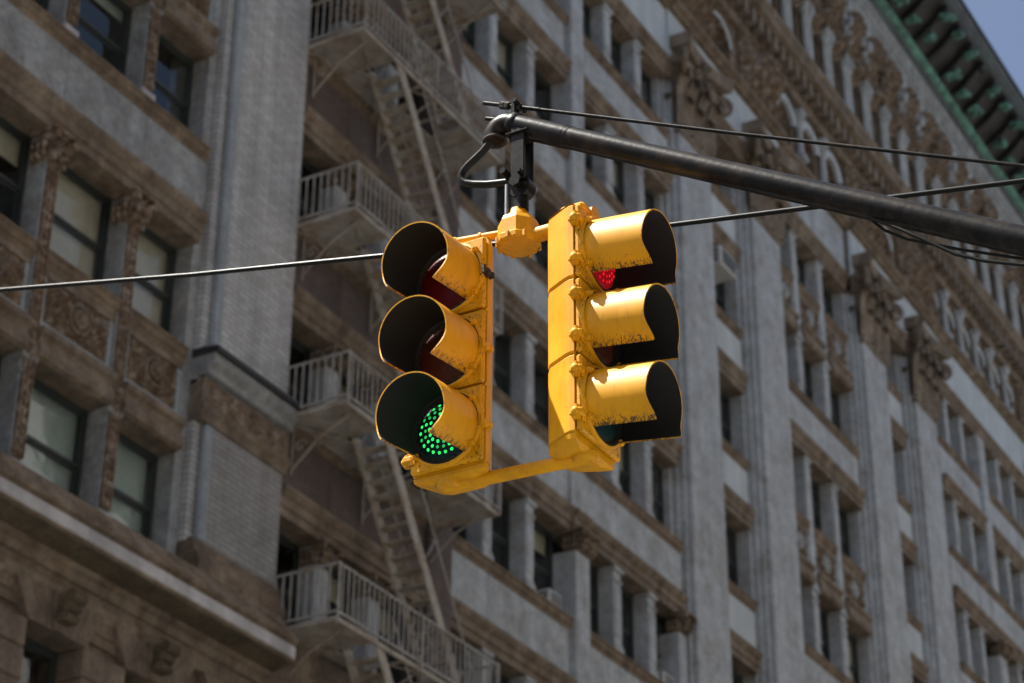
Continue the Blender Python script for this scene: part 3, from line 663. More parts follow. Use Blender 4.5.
while x < 88:
    if visbox(x-.5, x+.5, ZC, ZC+2, -1.4):
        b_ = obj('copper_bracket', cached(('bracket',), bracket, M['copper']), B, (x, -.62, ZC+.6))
        if i % 2 == 0:
            obj('acanthus_leaf', cached(('bleaf', i % 3), lambda: bracket_leaf(i % 3), M['patina']), b_, (.0, -1.42, .72))
            obj('acanthus_leaf', cached(('bleaf', i % 3+3), lambda: bracket_leaf(i % 3+3), M['patina']), b_, (.0, -.62, .02))
        elif i % 4 == 1: obj('acanthus_leaf', cached(('bleaf', 9), lambda: bracket_leaf(9), M['patina']), b_, (.0, -.55, .0))
        if i % 4 == 3: obj('acanthus_leaf', cached(('bleaf', 11), lambda: bracket_leaf(11), M['patina']), b_, (.0, -1.45, .74))
    x += 1.34; i += 1

# ------------------------------------------------------------------ air conditioners in windows
def air_conditioner(x0, z, y, label, sc=1):
    t = empty('air_conditioner', (x0, y, z), 0, label, 'air conditioner'); t.scale = (sc, sc, sc)
    mb = MB(); mb.box(0, 1.05, 0, .75, 0, .62, .03); build('case', mb, M['acwhite'], t)
    mb = MB()
    for k in range(7): mb.box(.08, .97, -.012, .0, .07+k*.07, .11+k*.07)
    build('grille', mb, M['frame'], t)
    mb = MB()
    for k in range(3): mb.box(-.012, 0, .1, .6, .12+k*.15, .2+k*.15)
    build('side_vent', mb, M['frame'], t); return t
air_conditioner(50.62, 35.25, .2, 'boxy white air conditioner high in the narrow window between two giant pilasters')
air_conditioner(40.35, 21.09, .12, 'small pale air conditioner on the sill left of the capped pilaster below the traffic light', .55)
air_conditioner(46.0, 21.09, .14, 'small pale air conditioner on the sill at the foot of the first giant pilaster', .55)

# ------------------------------------------------------------------ fire escape
FE = empty('fire_escape', (30.1, 0, 0), 0, 'cream painted iron fire escape with railed landings and steep stairs beside the brick pier', 'fire escape')
PX0, PX1, PY = 0.0, 5.5, -1.33
def baluster_mesh(): return cached(('baluster',), lambda: MB().box(-.012, .012, -.012, .012, 0, .94), M['ironrail'])
def landing(zp):
    fr = MB(); fr.box(PX0, PX1, PY, PY+.05, zp-.09, zp, 0); fr.box(PX0, PX0+.05, PY+.051, .18, zp-.09, zp); fr.box(PX1-.05, PX1, PY+.051, .18, zp-.09, zp); fr.box(PX0+.051, PX1-.051, .08, .13, zp-.09, zp)
    for k in range(1, 5): xx = PX0+k*(PX1-PX0)/5; fr.box(xx, xx+.05, PY+.051, .079, zp-.10, zp-.045)
    lf = build('landing', fr, M['iron'], FE)
    sl_ = cached(('slat',), lambda: MB().box(0, PX1-PX0-.12, 0, .062, 0, .028), M['iron'])
    hole = 1.0, 4.1                                           # stair well
    n = 15
    for k in range(n):
        y = PY+.06+k*.088
        if y < -.52:
            for a, b_ in ((.06, 1.25), (3.95, PX1-.06)):
                obj('slat', cached(('slat', round(b_-a, 2)), lambda: MB().box(0, b_-a, 0, .062, 0, .028), M['iron']), lf, (a, y, zp-.04))
        else: obj('slat', sl_, lf, (.06, y, zp-.04))
    for xx in (.35, 2.75, 5.15):                                # scrolled wall brackets
        mb = MB(); mb.path([(xx, PY+.1, zp-.1), (xx, -.55, zp-.42), (xx, .05, zp-.95)], .022, 6); mb.path([(xx, .06, zp-.1), (xx, .06, zp-1.05)], .022, 6)
        sp = [(xx, -.12-.14*(1-t/14)*math.cos(t*.6), zp-.5+.14*(1-t/14)*math.sin(t*.6)) for t in range(14)]; mb.path(sp, .014, 5)
        build('bracket', mb, M['iron'], FE)
    mb = MB(); mb.path([(.05, PY+.05, zp-.11), (2.6, .05, zp-.11)], .018, 5); mb.path([(.05, .05, zp-.13), (2.6, PY+.05, zp-.13)], .018, 5); mb.path([(2.7, PY+.05, zp-.11), (5.4, .05, zp-.11)], .018, 5)
    build('diagonal_brace', mb, M['iron'], FE)
    rl = MB()
    for z in (zp+.98, zp+.08):
        rl.box(PX0-.02, PX1+.02, PY-.02, PY+.02, z-.02, z+.02); rl.box(PX0-.02, PX0+.02, PY+.021, .2, z-.02, z+.02); rl.box(PX1-.02, PX1+.02, PY+.021, .2, z-.02, z+.02)
    for xx in (PX0, PX1/2, PX1): rl.box(xx-.025, xx+.025, PY-.045, PY-.021, zp-.08, zp+1.0)
    r_ = build('railing', rl, M['ironrail'], FE)
    k = 1
    while k*.165 < PX1: obj('baluster', baluster_mesh(), r_, (PX0+k*.165, PY, zp+.05)); k += 1
    for k in range(1, 9):
        obj('baluster', baluster_mesh(), r_, (PX0, PY+k*.165, zp+.05)); obj('baluster', baluster_mesh(), r_, (PX1, PY+k*.165, zp+.05))
def stair(zt, zb):
    """steep stair parallel to the wall, falling to the right"""
    x0, x1 = 1.4, 4.22; yo, yi = -1.27, -.62; mb = MB()
    for y in (yo, yi):
        vs = []
        for yy in (y-.02, y+.02):
            for xx, zz in ((x0, zt), (x1, zb)): vs += [(xx-.10, yy, zz-.04), (xx+.12, yy, zz+.04)]
        mb.add(vs, [(0, 1, 3, 2), (4, 6, 7, 5), (0, 2, 6, 4), (1, 5, 7, 3), (0, 4, 5, 1), (2, 3, 7, 6)])
    st = build('stair', mb, M['iron'], FE); n = 17
    tm = cached(('tread',), lambda: MB().box(-.11, .11, yo+.021, yi-.021, -.012, .012), M['iron'])
    for k in range(1, n): t = k/n; obj('tread', tm, st, (x0+(x1-x0)*t, 0, zt+(zb-zt)*t))
    for y in (yo-.03, yi+.03):
        hr = MB(); o = Vector((.42, 0, .62)); a = Vector((x0, y, zt)); b_ = Vector((x1, y, zb))
        hr.path([a+o, b_+o*.9], .02, 6)
        for t in (.04, .5, .96): p = a+(b_-a)*t; hr.path([p, p+o], .014, 5)
        build('handrail', hr, M['ironrail'], FE)
LZ = [16.75, 20.95, 25.1, 29.35, 33.5]
for z in LZ: landing(z)
for zt, zb in zip(LZ[1:], LZ[:-1]): stair(zt, zb)
stair(LZ[0], LZ[0]-4.15)

# ------------------------------------------------------------------ traffic signal materials
def paint(name, base, chip=.5, rough=.40):
    """enamel with chips; more chips where the mesh attribute 'wear' is high"""
    m = bpy.data.materials.new(name); m.use_nodes = True; t = m.node_tree; L = t.links.new; N = t.nodes.new
    b = t.nodes['Principled BSDF']; b.inputs['Specular IOR Level'].default_value = .28; tc = N('ShaderNodeTexCoord'); oi = N('ShaderNodeObjectInfo'); of = N('ShaderNodeVectorMath'); of.operation = 'MULTIPLY_ADD'; L(oi.outputs['Random'], of.inputs[0]); of.inputs[1].default_value = (9, 7, 5); L(tc.outputs['Object'], of.inputs[2]); P = of.outputs[0]
    n1 = N('ShaderNodeTexNoise'); n1.inputs['Scale'].default_value = 34; n1.inputs['Detail'].default_value = 7; n1.inputs['Roughness'].default_value = .68; L(P, n1.inputs['Vector'])
    n2 = N('ShaderNodeTexNoise'); n2.inputs['Scale'].default_value = 6; n2.inputs['Detail'].default_value = 5; L(P, n2.inputs['Vector'])
    at = N('ShaderNodeAttribute'); at.attribute_name = 'wear'
    mpw = N('ShaderNodeMapping'); mpw.inputs['Scale'].default_value = (60, 200, 60); L(P, mpw.inputs[0])
    n3 = N('ShaderNodeTexNoise'); n3.inputs['Scale'].default_value = 1; n3.inputs['Detail'].default_value = 3; L(mpw.outputs[0], n3.inputs['Vector'])
    # chip threshold
    add = N('ShaderNodeMath'); add.operation = 'MULTIPLY_ADD'; L(at.outputs['Fac'], add.inputs[0]); add.inputs[1].default_value = .34; L(n1.outputs[0], add.inputs[2])
    r = N('ShaderNodeMapRange'); r.inputs['From Min'].default_value = .80; r.inputs['From Max'].default_value = .86; L(add.outputs[0], r.inputs[0])
    add2 = N('ShaderNodeMath'); add2.operation = 'MULTIPLY_ADD'; L(at.outputs['Fac'], add2.inputs[0]); add2.inputs[1].default_value = .36; L(n3.outputs[0], add2.inputs[2])
    r2 = N('ShaderNodeMapRange'); r2.inputs['From Min'].default_value = .76; r2.inputs['From Max'].default_value = .90; L(add2.outputs[0], r2.inputs[0])
    mxf = N('ShaderNodeMath'); mxf.operation = 'MAXIMUM'; L(r.outputs[0], mxf.inputs[0]); L(r2.outputs[0], mxf.inputs[1])
    rv = N('ShaderNodeMapRange'); rv.inputs['From Min'].default_value = .3; rv.inputs['From Max'].default_value = .7; rv.inputs['To Min'].default_value = .82; rv.inputs['To Max'].default_value = 1.08; L(n2.outputs[0], rv.inputs[0])
    rgb = N('ShaderNodeRGB'); rgb.outputs[0].default_value = (*base, 1)
    mg = N('ShaderNodeMapping'); mg.inputs['Scale'].default_value = (26, 26, 5); L(P, mg.inputs[0])
    ng = N('ShaderNodeTexNoise'); ng.inputs['Scale'].default_value = 1; ng.inputs['Detail'].default_value = 6; ng.inputs['Roughness'].default_value = .7; L(mg.outputs[0], ng.inputs['Vector'])
    rg = N('ShaderNodeMapRange'); rg.inputs['From Min'].default_value = .5; rg.inputs['From Max'].default_value = .78; rg.inputs['To Max'].default_value = .55; L(ng.outputs[0], rg.inputs[0])
    gm_ = N('ShaderNodeMix'); gm_.data_type = 'RGBA'; L(rg.outputs[0], gm_.inputs['Factor']); L(rgb.outputs[0], gm_.inputs['A']); gm_.inputs['B'].default_value = (.30, .15, .02, 1)
    vm = N('ShaderNodeVectorMath'); vm.operation = 'SCALE'; L(gm_.outputs['Result'], vm.inputs[0]); L(rv.outputs[0], vm.inputs['Scale'])
    mx = N('ShaderNodeMix'); mx.data_type = 'RGBA'; L(mxf.outputs[0], mx.inputs['Factor']); L(vm.outputs[0], mx.inputs['A']); mx.inputs['B'].default_value = (.11, .06, .018, 1)
    L(mx.outputs['Result'], b.inputs['Base Color'])
    rr = N('ShaderNodeMapRange'); rr.inputs['To Min'].default_value = rough-.06; rr.inputs['To Max'].default_value = rough+.22; L(n2.outputs[0], rr.inputs[0]); L(rr.outputs[0], b.inputs['Roughness'])
    bn = N('ShaderNodeBump'); bn.inputs['Strength'].default_value = .25; bn.inputs['Distance'].default_value = .002
    sm_ = N('ShaderNodeMath'); sm_.operation = 'MULTIPLY_ADD'; L(mxf.outputs[0], sm_.inputs[0]); sm_.inputs[1].default_value = -1; L(n2.outputs[0], sm_.inputs[2])
    L(sm_.outputs[0], bn.inputs['Height']); L(bn.outputs[0], b.inputs['Normal'])
    return m
M['yellow'] = paint('worn signal yellow enamel', (.65, .305, .002))
M['black'] = mat('matt black lining', (.007, .007, .0065), .8, .2, 8, 40)
M['rust'] = mat('rusty iron fitting', (.022, .014, .010), .8, .4, 20, 60, bump=.4, bscale=90)
M['arm'] = mat('black enamelled steel', (.008, .008, .0082), .34, .5, 9, 40, spec=.12, bump=.06, bscale=35, warm=(.024, .019, .014))
M['cable'] = mat('black cable sheath', (.009, .010, .009), .35, .2, 5, 40, spec=.12)
M['chrome'] = mat('galvanised steel', (.30, .31, .32), .4, .2, 20, 60, metal=.7)
def lens_mat(name, base, em=None, strength=0):
    m = bpy.data.materials.new(name); m.use_nodes = True; t = m.node_tree; N = t.nodes.new; L = t.links.new
    b = t.nodes['Principled BSDF']; b.inputs['Roughness'].default_value = .4; b.inputs['Specular IOR Level'].default_value = .12
    tc = N('ShaderNodeTexCoord'); n = N('ShaderNodeTexNoise'); n.inputs['Scale'].default_value = 30; L(tc.outputs['Object'], n.inputs['Vector'])
    mx = N('ShaderNodeMix'); mx.data_type = 'RGBA'; L(n.outputs[0], mx.inputs['Factor']); mx.inputs['A'].default_value = (*base, 1); mx.inputs['B'].default_value = (base[0]*.5, base[1]*.5, base[2]*.5, 1)
    L(mx.outputs['Result'], b.inputs['Base Color'])
    v = N('ShaderNodeTexVoronoi'); v.inputs['Scale'].default_value = 70; L(tc.outputs['Object'], v.inputs['Vector']); bn = N('ShaderNodeBump'); bn.inputs['Strength'].default_value = .4; bn.inputs['Distance'].default_value = .003
    L(v.outputs[0], bn.inputs['Height']); L(bn.outputs[0], b.inputs['Normal'])
    if em: b.inputs['Emission Color'].default_value = (*em, 1); b.inputs['Emission Strength'].default_value = strength
    return m
M['redlens'] = lens_mat('unlit red lens', (.10, .004, .006)); M['amberlens'] = lens_mat('unlit amber lens', (.08, .02, .01)); M['greenlens'] = lens_mat('dark green tinted lens', (.008, .03, .03))
M['redled'] = lens_mat('lit red diode', (.3, .02, .03), (1, .004, .015), .5); M['greenled'] = lens_mat('lit green diode', (.02, .3, .12), (.02, .75, .12), .62)
M['redled2'] = lens_mat('weak red diode', (.3, .02, .03), (1, .004, .015), .25); M['greenled2'] = lens_mat('weak green diode', (.02, .3, .1), (.03, .75, .14), .25)
M['darkled'] = lens_mat('unlit diode', (.03, .06, .05)); M['redglow'] = lens_mat('lit red lens', (.30, .01, .02), (1, .01, .02), .05)

def set_wear(me, fn):
    at = me.attributes.new('wear', 'FLOAT', 'POINT')
    at.data.foreach_set('value', [max(0., min(1., fn(v.co))) for v in me.vertices])

# ------------------------------------------------------------------ one signal head (faces local -Y)
HW, SH, VR, VL = .17, .35, .157, .262
def rounded_plan():                                   # half-octagonal back of the housing
    return [(-HW, .0), (-HW, .022), (-.160, .050), (-.115, .140), (-.08, .165), (.08, .165), (.115, .140), (.160, .050), (HW, .022), (HW, .0)]
def prism(mb, plan, z0, z1, inset=0, dz=0):
    n = len(plan); ch = .010
    def ring(s_, z): return [(x*s_, y*s_, z) for x, y in plan]
    rs = [ring(.95, z0), ring(1, z0+ch), ring(1, z1-ch), ring(.95, z1)]
    vs = [p for r_ in rs for p in r_]
    fs = [(k*n+i, k*n+(i+1) % n, (k+1)*n+(i+1) % n, (k+1)*n+i) for k in range(3) for i in range(n)]+[tuple(range(n)), tuple(range(3*n, 4*n))]
    mb.add(vs, fs); return mb
def visor_mesh(r_out, y0, y1, a0, a1, flare=.004):
    """open-bottomed tube; a0..a1 in degrees measured from the top"""
    mb = MB(); n = 44; K = 8; vs = []
    for k in range(K+1):
        t = k/K
        for i in range(n+1):
            f = i/n; a = R(a0+(a1-a0)*f)
            # the mouth is cut back a little towards the two lower corners
            low = max(0, abs(math.degrees(a))-92)/48; q_ = min(1, max(0, (abs(math.degrees(a))-98)/42)); y = y0+(y1-y0)*t*(1+.11*q_*q_*(3-2*q_))
            r = r_out+flare*t; vs.append((r*math.sin(a), y, r*math.cos(a)))
    fs = [(k*(n+1)+i, k*(n+1)+i+1, (k+1)*(n+1)+i+1, (k+1)*(n+1)+i) for k in range(K) for i in range(n)]
    mb.add(vs, fs, True); return mb, n, K
def visor(parent, z, lo, hi):
    y0, y1 = -.034, -.045-VL; th = .006
    o, n, K = visor_mesh(VR, y0, y1, lo, hi); i_, _, _ = visor_mesh(VR-th, y0, y1, lo, hi)
    no = len(o.v); rim = MB(); 
    # rim strip joins outer and inner edge along mouth and cuts
    edge = [k*(n+1) for k in range(K+1)]+[K*(n+1)+i for i in range(1, n+1)]+[k*(n+1)+n for k in range(K-1, -1, -1)]
    vs = [o.v[e] for e in edge]+[i_.v[e] for e in edge]; q = len(edge)
    o.add(vs, [(i, i+1, q+i+1, q+i) for i in range(q-1)])
    me = o.mesh('visor', M['yellow'])
    def wr(c):
        a = math.degrees(math.atan2(c.x, c.z)); d = min(abs(a-lo), abs(a-hi)); e = abs(c.y-y1)
        return max(.90-d/40, .55-e/.03 if e < .02 else 0, .25 if abs(c.y-y0) < .03 else 0)
    set_wear(me, wr)
    vo = obj('visor', me, parent, (0, 0, z)); vo.rotation_euler = (R(7.5), 0, 0); build('visor_lining', i_, M['black'], vo, (0, 0, 0))
    return vo
def led_lens(parent, z, kind):
    mb = MB(); mb.lathe((0, -.028, 0), (0, -1, 0), [(.141, 0), (.13, .007), (.10, .019), (.06, .026), (.02, .029), (.001, .0295)], 28)
    o = build('lens', mb, M[{'red': 'redglow', 'green': 'greenlens', 'redoff': 'redlens', 'amberoff': 'amberlens', 'greenoff': 'greenlens'}[kind]], parent, (0, 0, z))
    if kind in ('red', 'green'):
        dm = MB(); dim = MB(); rr = random.Random(3)
        for ring_, cnt in ((.020, 5), (.041, 10), (.064, 15), (.086, 19), (.108, 23)):
            for i in range(cnt):
                if kind == 'green' and ring_ < .06: continue
                a = 2*math.pi*i/cnt+ring_*9; y = -.028-.0285*(1-(ring_/.146)**2)
                (dm if rr.random() < .62 else dim).blob((ring_*math.cos(a)+rr.uniform(-.002, .002), y, ring_*math.sin(a)+rr.uniform(-.002, .002)), .0088, .006, .0088, 8, 4)
        build('diode_array', dm, M['redled' if kind == 'red' else 'greenled'], o); build('dim_diode_array', dim, M['redled2' if kind == 'red' else 'greenled2'], o)
        if kind == 'green':
            dm = MB()
            for ring_, cnt in ((.020, 5), (.041, 10)):
                for i in range(cnt): a = 2*math.pi*i/cnt+ring_*9; dm.blob((ring_*math.cos(a), -.028-.0285*(1-(ring_/.146)**2), ring_*math.sin(a)), .006, .004, .006, 6, 4)
            build('unlit_diode_array', dm, M['darkled'], o)
    return o
def signal_head(name, loc, rz, label, kinds, rusty, near):
    T = empty(name, loc, rz, label, 'traffic light')
    for k in range(3):
        z0 = k*SH; zc = z0+SH/2
        mb = MB(); prism(mb, rounded_plan(), z0+.001, z0+SH-.001); h = build('housing', mb, M['yellow'], T); set_wear(h.data, lambda c: .12)
        # door: frame plate with a raised round collar
        mb = MB(); mb.box(-HW+.003, HW-.003, -.03, -.002, z0+.006, z0+SH-.006, .012)
        mb.lathe((0, -.03, zc), (0, -1, 0), [(.172, -.004), (.171, .010), (.168, .014), (.159, .014)], 40)
        d = build('door', mb, M['yellow'], T); set_wear(d.data, lambda c: .55 if abs(abs(c.x)-HW) < .016 else .2)
        gk = MB(); gk.lathe((0, -.03, zc), (0, -1, 0), [(.160, .0135), (.150, .0135), (.138, .0), (.138, -.002)], 36); build('gasket', gk, M['black'], T); visor(T, zc, -142 if near < 0 else -131, 142 if near > 0 else 131); led_lens(T, zc, kinds[k])
        # visor fixing tabs round the collar
        for a in (52, 128, 232, 308):
            a = R(a); mb = MB(); p = Vector((math.sin(a)*.166, -.045, zc+math.cos(a)*.166))
            mb.box(p.x-.014, p.x+.014, -.058, -.030, p.z-.012, p.z+.012, .005); mb.tube((p.x, -.058, p.z), (p.x, -.068, p.z), .007, n=6, smooth=False)
            t = build('visor_tab', mb, M['yellow'], T); set_wear(t.data, lambda c: .35)
        # hinges on one edge, wing-nut latches on the other
        for zz in (z0+.075, z0+SH-.085):
            mb = MB(); mb.tube((-HW-.014, -.018, zz-.026), (-HW-.014, -.018, zz+.026), .016, n=10); mb.box(-HW-.03, -HW+.02, -.044, .012, zz-.015, zz+.015, .007); mb.blob((-HW-.03, -.018, zz), .014, .018, .018, 8, 5)
            mb.tube((-HW-.012, -.016, zz+.028), (-HW-.012, -.016, zz+.036), .008, n=6); mb.box(-HW-.002, -HW+.03, -.037, -.03, zz-.026, zz+.026, .003)
            t = build('hinge', mb, M['yellow'], T); set_wear(t.data, lambda c: .38)
        zz = zc-.01
        mb = MB(); mb.tube((HW+.012, -.045, zz), (HW+.012, .02, zz), .008, n=8); mb.box(HW-.012, HW+.02, -.036, -.004, zz-.018, zz+.018, .005); mb.tube((HW+.012, -.052, zz-.02), (HW+.012, -.052, zz+.02), .008, n=6); mb.box(HW-.004, HW+.022, .002, .02, zz-.014, zz+.014, .004)
        t = build('latch', mb, M['rust'] if rusty and k == 2 else M['yellow'], T); set_wear(t.data, lambda c: .35)
    # bottom casting and top casting
    mb = MB(); pl = rounded_plan(); n = len(pl)
    vs = [(x*.985, y, -.001) for x, y in pl]+[(x*.96, y*1.0+.0, -.02) for x, y in pl]+[(x*.55, .02+y*.7, -.034) for x, y in pl]
    mb.add(vs, [(q*n+i, q*n+(i+1) % n, (q+1)*n+(i+1) % n, (q+1)*n+i) for q in range(2) for i in range(n)]+[tuple(range(2*n, 3*n))])
    t = build('bottom_casting', mb, M['yellow'], T); set_wear(t.data, lambda c: .3)
    mb = MB(); vs = [(x*.985, y, SH*3+.001) for x, y in pl]+[(x*.95, y*.98, SH*3+.004) for x, y in pl]+[(x*.45, .02+y*.6, SH*3+.008) for x, y in pl]
    mb.add(vs, [(q*n+i, q*n+(i+1) % n, (q+1)*n+(i+1) % n, (q+1)*n+i) for q in range(2) for i in range(n)]+[tuple(range(2*n, 3*n))])
    t = build('top_casting', mb, M['yellow'], T); set_wear(t.data, lambda c: .25)
    return T
ZH = 5.637
LL = (6.995, -17.708, ZH); RL = (7.106, -18.31, ZH)
signal_head('traffic_light', LL, R(-90), 'worn yellow three lamp traffic light on the left, its green lamp lit at the bottom', ('green', 'amberoff', 'redoff'), True, 1)
signal_head('traffic_light', RL, 0, 'sunlit yellow three lamp traffic light on the right, its red lamp lit at the top', ('greenoff', 'amberoff', 'red'), False, -1)

# ------------------------------------------------------------------ bracket joining the heads
SB = empty('signal_bracket', (7.095, -17.965, 6.632), 0, 'yellow octagonal hub and pipes that join the two traffic lights', 'bracket')
c0 = Vector((7.095, -17.965, 6.632))
def lp(x, y, z): return Vector((x, y, z))-c0
mb = MB(); ph = (math.cos(R(22.5)), math.sin(R(22.5)), 0)
mb.lathe((0, 0, 0), (0, 0, 1), [(.001, .035), (.084, .035), (.096, .04), (.098, .062), (.090, .070), (.088, .14), (.078, .162), (.05, .17), (.001, .17)], 8, False, phase=ph)
t = build('hub', mb, M['yellow'], SB); set_wear(t.data, lambda c: .5 if .03 < c.z < .07 and math.hypot(c.x, c.y) > .07 else .2)
for k in range(8):
    mb = MB(); a = k*math.pi/4; mb.box(.092*math.cos(a)-.008, .092*math.cos(a)+.008, .092*math.sin(a)-.008, .092*math.sin(a)+.008, .033, .066, .003)
    t = build('rim_bolt', mb, M['yellow'], SB); set_wear(t.data, lambda c: .7)
mb = MB(); mb.lathe((0, 0, .165), (0, 0, 1), [(.05, 0), (.05, .02), (.042, .03), (.038, .05), (.03, .055)], 12); t = build('neck_collar', mb, M['yellow'], SB); set_wear(t.data, lambda c: .3)
zt = ZH+3*SH+.03
mb = MB(); mb.tube(lp(7.095, -18.03, 6.70), lp(7.10, -18.20, 6.70), .034, n=14); mb.tube(lp(7.10, -18.19, 6.70), lp(7.10, -18.235, 6.70), .05, n=12)
t = build('upper_pipe', mb, M['yellow'], SB); set_wear(t.data, lambda c: .35)
mb = MB(); mb.box(7.03-c0.x, 7.17-c0.x, -18.31-c0.y, -18.19-c0.y, zt-c0.z-.005, zt-c0.z+.045, .018); mb.tube(lp(7.13, -18.315, 6.735), lp(7.13, -18.2, 6.735), .04, n=12)
t = build('pipe_elbow', mb, M['yellow'], SB); set_wear(t.data, lambda c: .4)
mb = MB(); mb.tube(lp(7.085, -17.90, 6.748), lp(7.05, -17.68, 6.752), .018, n=12); mb.tube(lp(7.072, -17.80, 6.750), lp(7.070, -17.79, 6.750), .025, n=12); mb.tube(lp(7.05, -17.68, 6.752), lp(7.05, -17.68, zt-.025), .022, n=12); mb.blob(lp(7.05, -17.68, 6.752), .024, .024, .022, 10, 6)
t = build('upper_pipe', mb, M['yellow'], SB); set_wear(t.data, lambda c: .4)
mb = MB(); mb.path([lp(7.05, -17.66, 5.606), lp(7.07, -17.80, 5.606), lp(7.09, -18.12, 5.606), lp(7.10, -18.30, 5.606)], [.030, .027, .027, .030], 14)
t = build('lower_pipe', mb, M['yellow'], SB); set_wear(t.data, lambda c: .3)
for p in ((7.05, -17.68, 5.597), (7.10, -18.27, 5.597)):
    mb = MB(); mb.lathe(lp(*p), (0, 0, 1), [(.001, -.015), (.040, -.015), (.050, -.011), (.053, -.002), (.056, .02)], 20); t = build('flange', mb, M['yellow'], SB); set_wear(t.data, lambda c: .35)

# ------------------------------------------------------------------ mast arm
def arm_pt(y, dz=0): return Vector((7.09, y, 7.2716+(y+17.98)*.579+dz))
MA = empty('mast_arm', (7.09, -24.4, 0), 0, 'black steel mast arm pipe with a curved end carrying the two yellow traffic lights', 'mast arm')
m0 = Vector((7.09, -24.4, 0))
mb = MB(); ys = [-18.06-.35*k for k in range(18)]
mb.path([arm_pt(y)-m0 for y in ys]+[Vector((7.09, -24.4, arm_pt(-24.0).z-.16))-m0], [.0490+.0014*k for k in range(18)]+[.08], 20); build('arm_pipe', mb, M['arm'], MA)
# sleeve and curved end
mb = MB(); pts = [arm_pt(-18.20), arm_pt(-18.0), arm_pt(-17.925)]; c = arm_pt(-17.905)
for k in range(1, 9):
    a = R(30)+k/8*R(112); d0 = Vector((0, math.cos(R(28.8)), math.sin(R(28.8)))); 
    ang = R(30)-k/8*R(122); pts.append(pts[-1]+Vector((0, math.cos(ang), math.sin(ang)))*.0150)
mb.path([p-m0 for p in pts], .052, 20, cap=False); mb.path([pts[0]-m0, arm_pt(-18.22)-m0], .051, 20); build('curved_end', mb, M['arm'], MA)
e = pts[-1]; dn_ = (pts[-1]-pts[-2]).normalized()
mb = MB(); mb.lathe(e-m0, dn_, [(.052, -.004), (.054, .0), (.054, .005), (.044, .005), (.042, -.03), (.001, -.03)], 20); build('end_ring', mb, M['rust'], MA)
# clamp strap with bolts
mb = MB(); mb.box(-.022, .022, -17.96+24.4, -17.938+24.4, arm_pt(-17.95).z-.02, arm_pt(-17.95).z+.125, .004)
mb.tube((-.05, -17.97+24.4, arm_pt(-17.95).z+.10), (.05, -17.97+24.4, arm_pt(-17.95).z+.10), .012, n=8); build('clamp_post', mb, M['arm'], MA)
mb = MB(); mb.lathe(arm_pt(-17.95)-m0, Vector((0, .865, .501)), [(.053, -.02), (.056, -.016), (.056, .016), (.053, .02)], 18); build('clamp_band', mb, M['arm'], MA)
a_, b_ = Vector((7.09, -17.79, 7.463)), Vector((7.09, -20.134, 6.364)); dr = (b_-a_)
mb = MB(); mb.path([a_-m0, a_+dr*.12-m0], .0105, 8); mb.path([a_+dr*.12-m0, a_+dr*.5-Vector((0, 0, .005))-m0, b_-m0, a_+dr*2.6-m0], .0085, 8); build('guy_rod', mb, M['arm'], MA)
mb = MB(); mb.path([a_+Vector((.04, .01, -.056))-m0, a_+dr*.05+Vector((.04, 0, -.056))-m0], .0105, 8); build('bolt', mb, M['arm'], MA)
for t_ in (.037, .047, .072):
    mb = MB(); p = a_+dr*t_; mb.tube(p-m0, p+dr.normalized()*.022-m0, .019, n=6, smooth=False); build('nut', mb, M['rust'], MA)
# hanger: two straps, pulley pin and stem down to the hub
hz = arm_pt(-17.98).z
mb = MB(); yc = -17.985+24.4
mb.box(-.045, -.030, yc-.034, yc+.034, 6.97, hz-.02, .004); mb.box(.030, .045, yc-.034, yc+.034, 6.97, hz-.02, .004); mb.box(-.029, .029, yc-.05, yc+.05, hz-.085, hz-.045, .006); mb.box(-.055, .055, yc-.055, yc+.055, hz-.062, hz-.05, .004)
build('hanger_strap', mb, M['arm'], MA)
mb = MB(); mb.tube((-.03, yc, 6.95), (.03, yc, 6.95), .052, n=18); mb.tube((-.065, yc, 6.955), (.065, yc, 6.955), .017, n=8); mb.tube((-.07, yc, 6.955), (-.06, yc, 6.955), .028, n=6, smooth=False); mb.tube((-.075, yc+.055, 7.02), (-.02, yc+.055, 7.02), .016, n=6, smooth=False); mb.tube((-.075, yc-.02, 7.0), (-.02, yc-.02, 7.0), .013, n=6, smooth=False)
build('pivot', mb, M['arm'], MA)
mb = MB(); mb.tube((-.0, yc-.0, 6.84), (0, yc, 6.93), .03, n=12); build('stem', mb, M['arm'], MA)
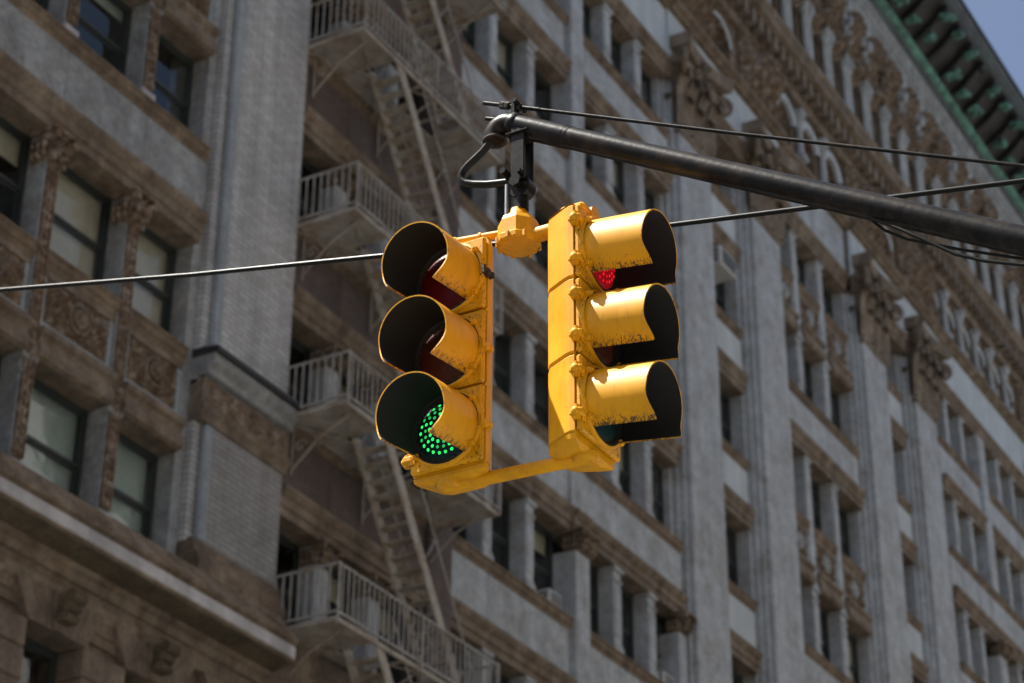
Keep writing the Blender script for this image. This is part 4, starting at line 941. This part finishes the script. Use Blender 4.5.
mb = MB(); mb.tube((-.03, yc+.058, 6.80), (-.03, yc+.058, 6.97), .009, n=8); build('stem_rod', mb, M['chrome'], MA)
lo_ = [(-17.835, 7.225), (-17.80, 7.19), (-17.764, 7.166), (-17.728, 7.143), (-17.703, 7.12), (-17.692, 7.097), (-17.698, 7.073), (-17.72, 7.052), (-17.76, 7.034), (-17.826, 7.012), (-17.88, 7.0), (-17.935, 6.990), (-17.965, 6.976)]
mb = MB(); mb.path([Vector((7.07, y, z))-m0 for y, z in lo_], .0175, 12); build('conduit_loop', mb, M['cable'], MA)
# the pole that carries the arm, right of the frame
mb = MB(); mb.lathe((0, -.06, 0), (0, 0, 1), [(.28, .004), (.28, .3), (.2, .42), (.13, .5), (.11, 3.9), (.10, 6.9), (.001, 6.95)], 16); build('pole', mb, M['arm'], MA)

# ------------------------------------------------------------------ cables
def cable(name, pts, r, label, m='cable'):
    c = Vector(pts[0]); mb = MB(); mb.path([Vector(p)-c for p in pts], r, 10); o = build(name, mb, M[m], None, c); tag(o, label, 'wire'); return o
wp = [(8.3, -7.0, 9.95), (8.3, -10.5, 9.06), (8.3, -13.868, 8.268), (8.3, -15.242, 7.965), (8.3, -16.466, 7.719), (8.3, -17.43, 7.530), (8.3, -18.106, 7.400), (8.3, -19.008, 7.243), (8.3, -19.809, 7.103), (8.3, -22, 6.73), (8.3, -25, 6.25)]
cable('overhead_wire', wp, .0125, 'long thin black overhead wire crossing the whole picture behind both traffic lights')
cable('drooping_cable', [(7.09, -19.42, 6.43), (7.075, -19.54, 6.305), (7.06, -19.643, 6.221), (7.06, -19.736, 6.144), (7.06, -19.845, 6.05), (7.06, -19.955, 5.987), (7.06, -20.096, 5.928), (7.06, -20.4, 5.80), (7.06, -20.9, 5.60)], .0075, 'thin black cable drooping just under the mast arm at the right edge')
cable('drooping_cable', [(7.10, -19.46, 6.40), (7.12, -19.56, 6.275), (7.12, -19.65, 6.205), (7.12, -19.85, 6.10), (7.12, -20.05, 6.005), (7.12, -20.4, 5.84), (7.12, -20.9, 5.58)], .006, 'second thin black cable pressed close along the underside of the mast arm')
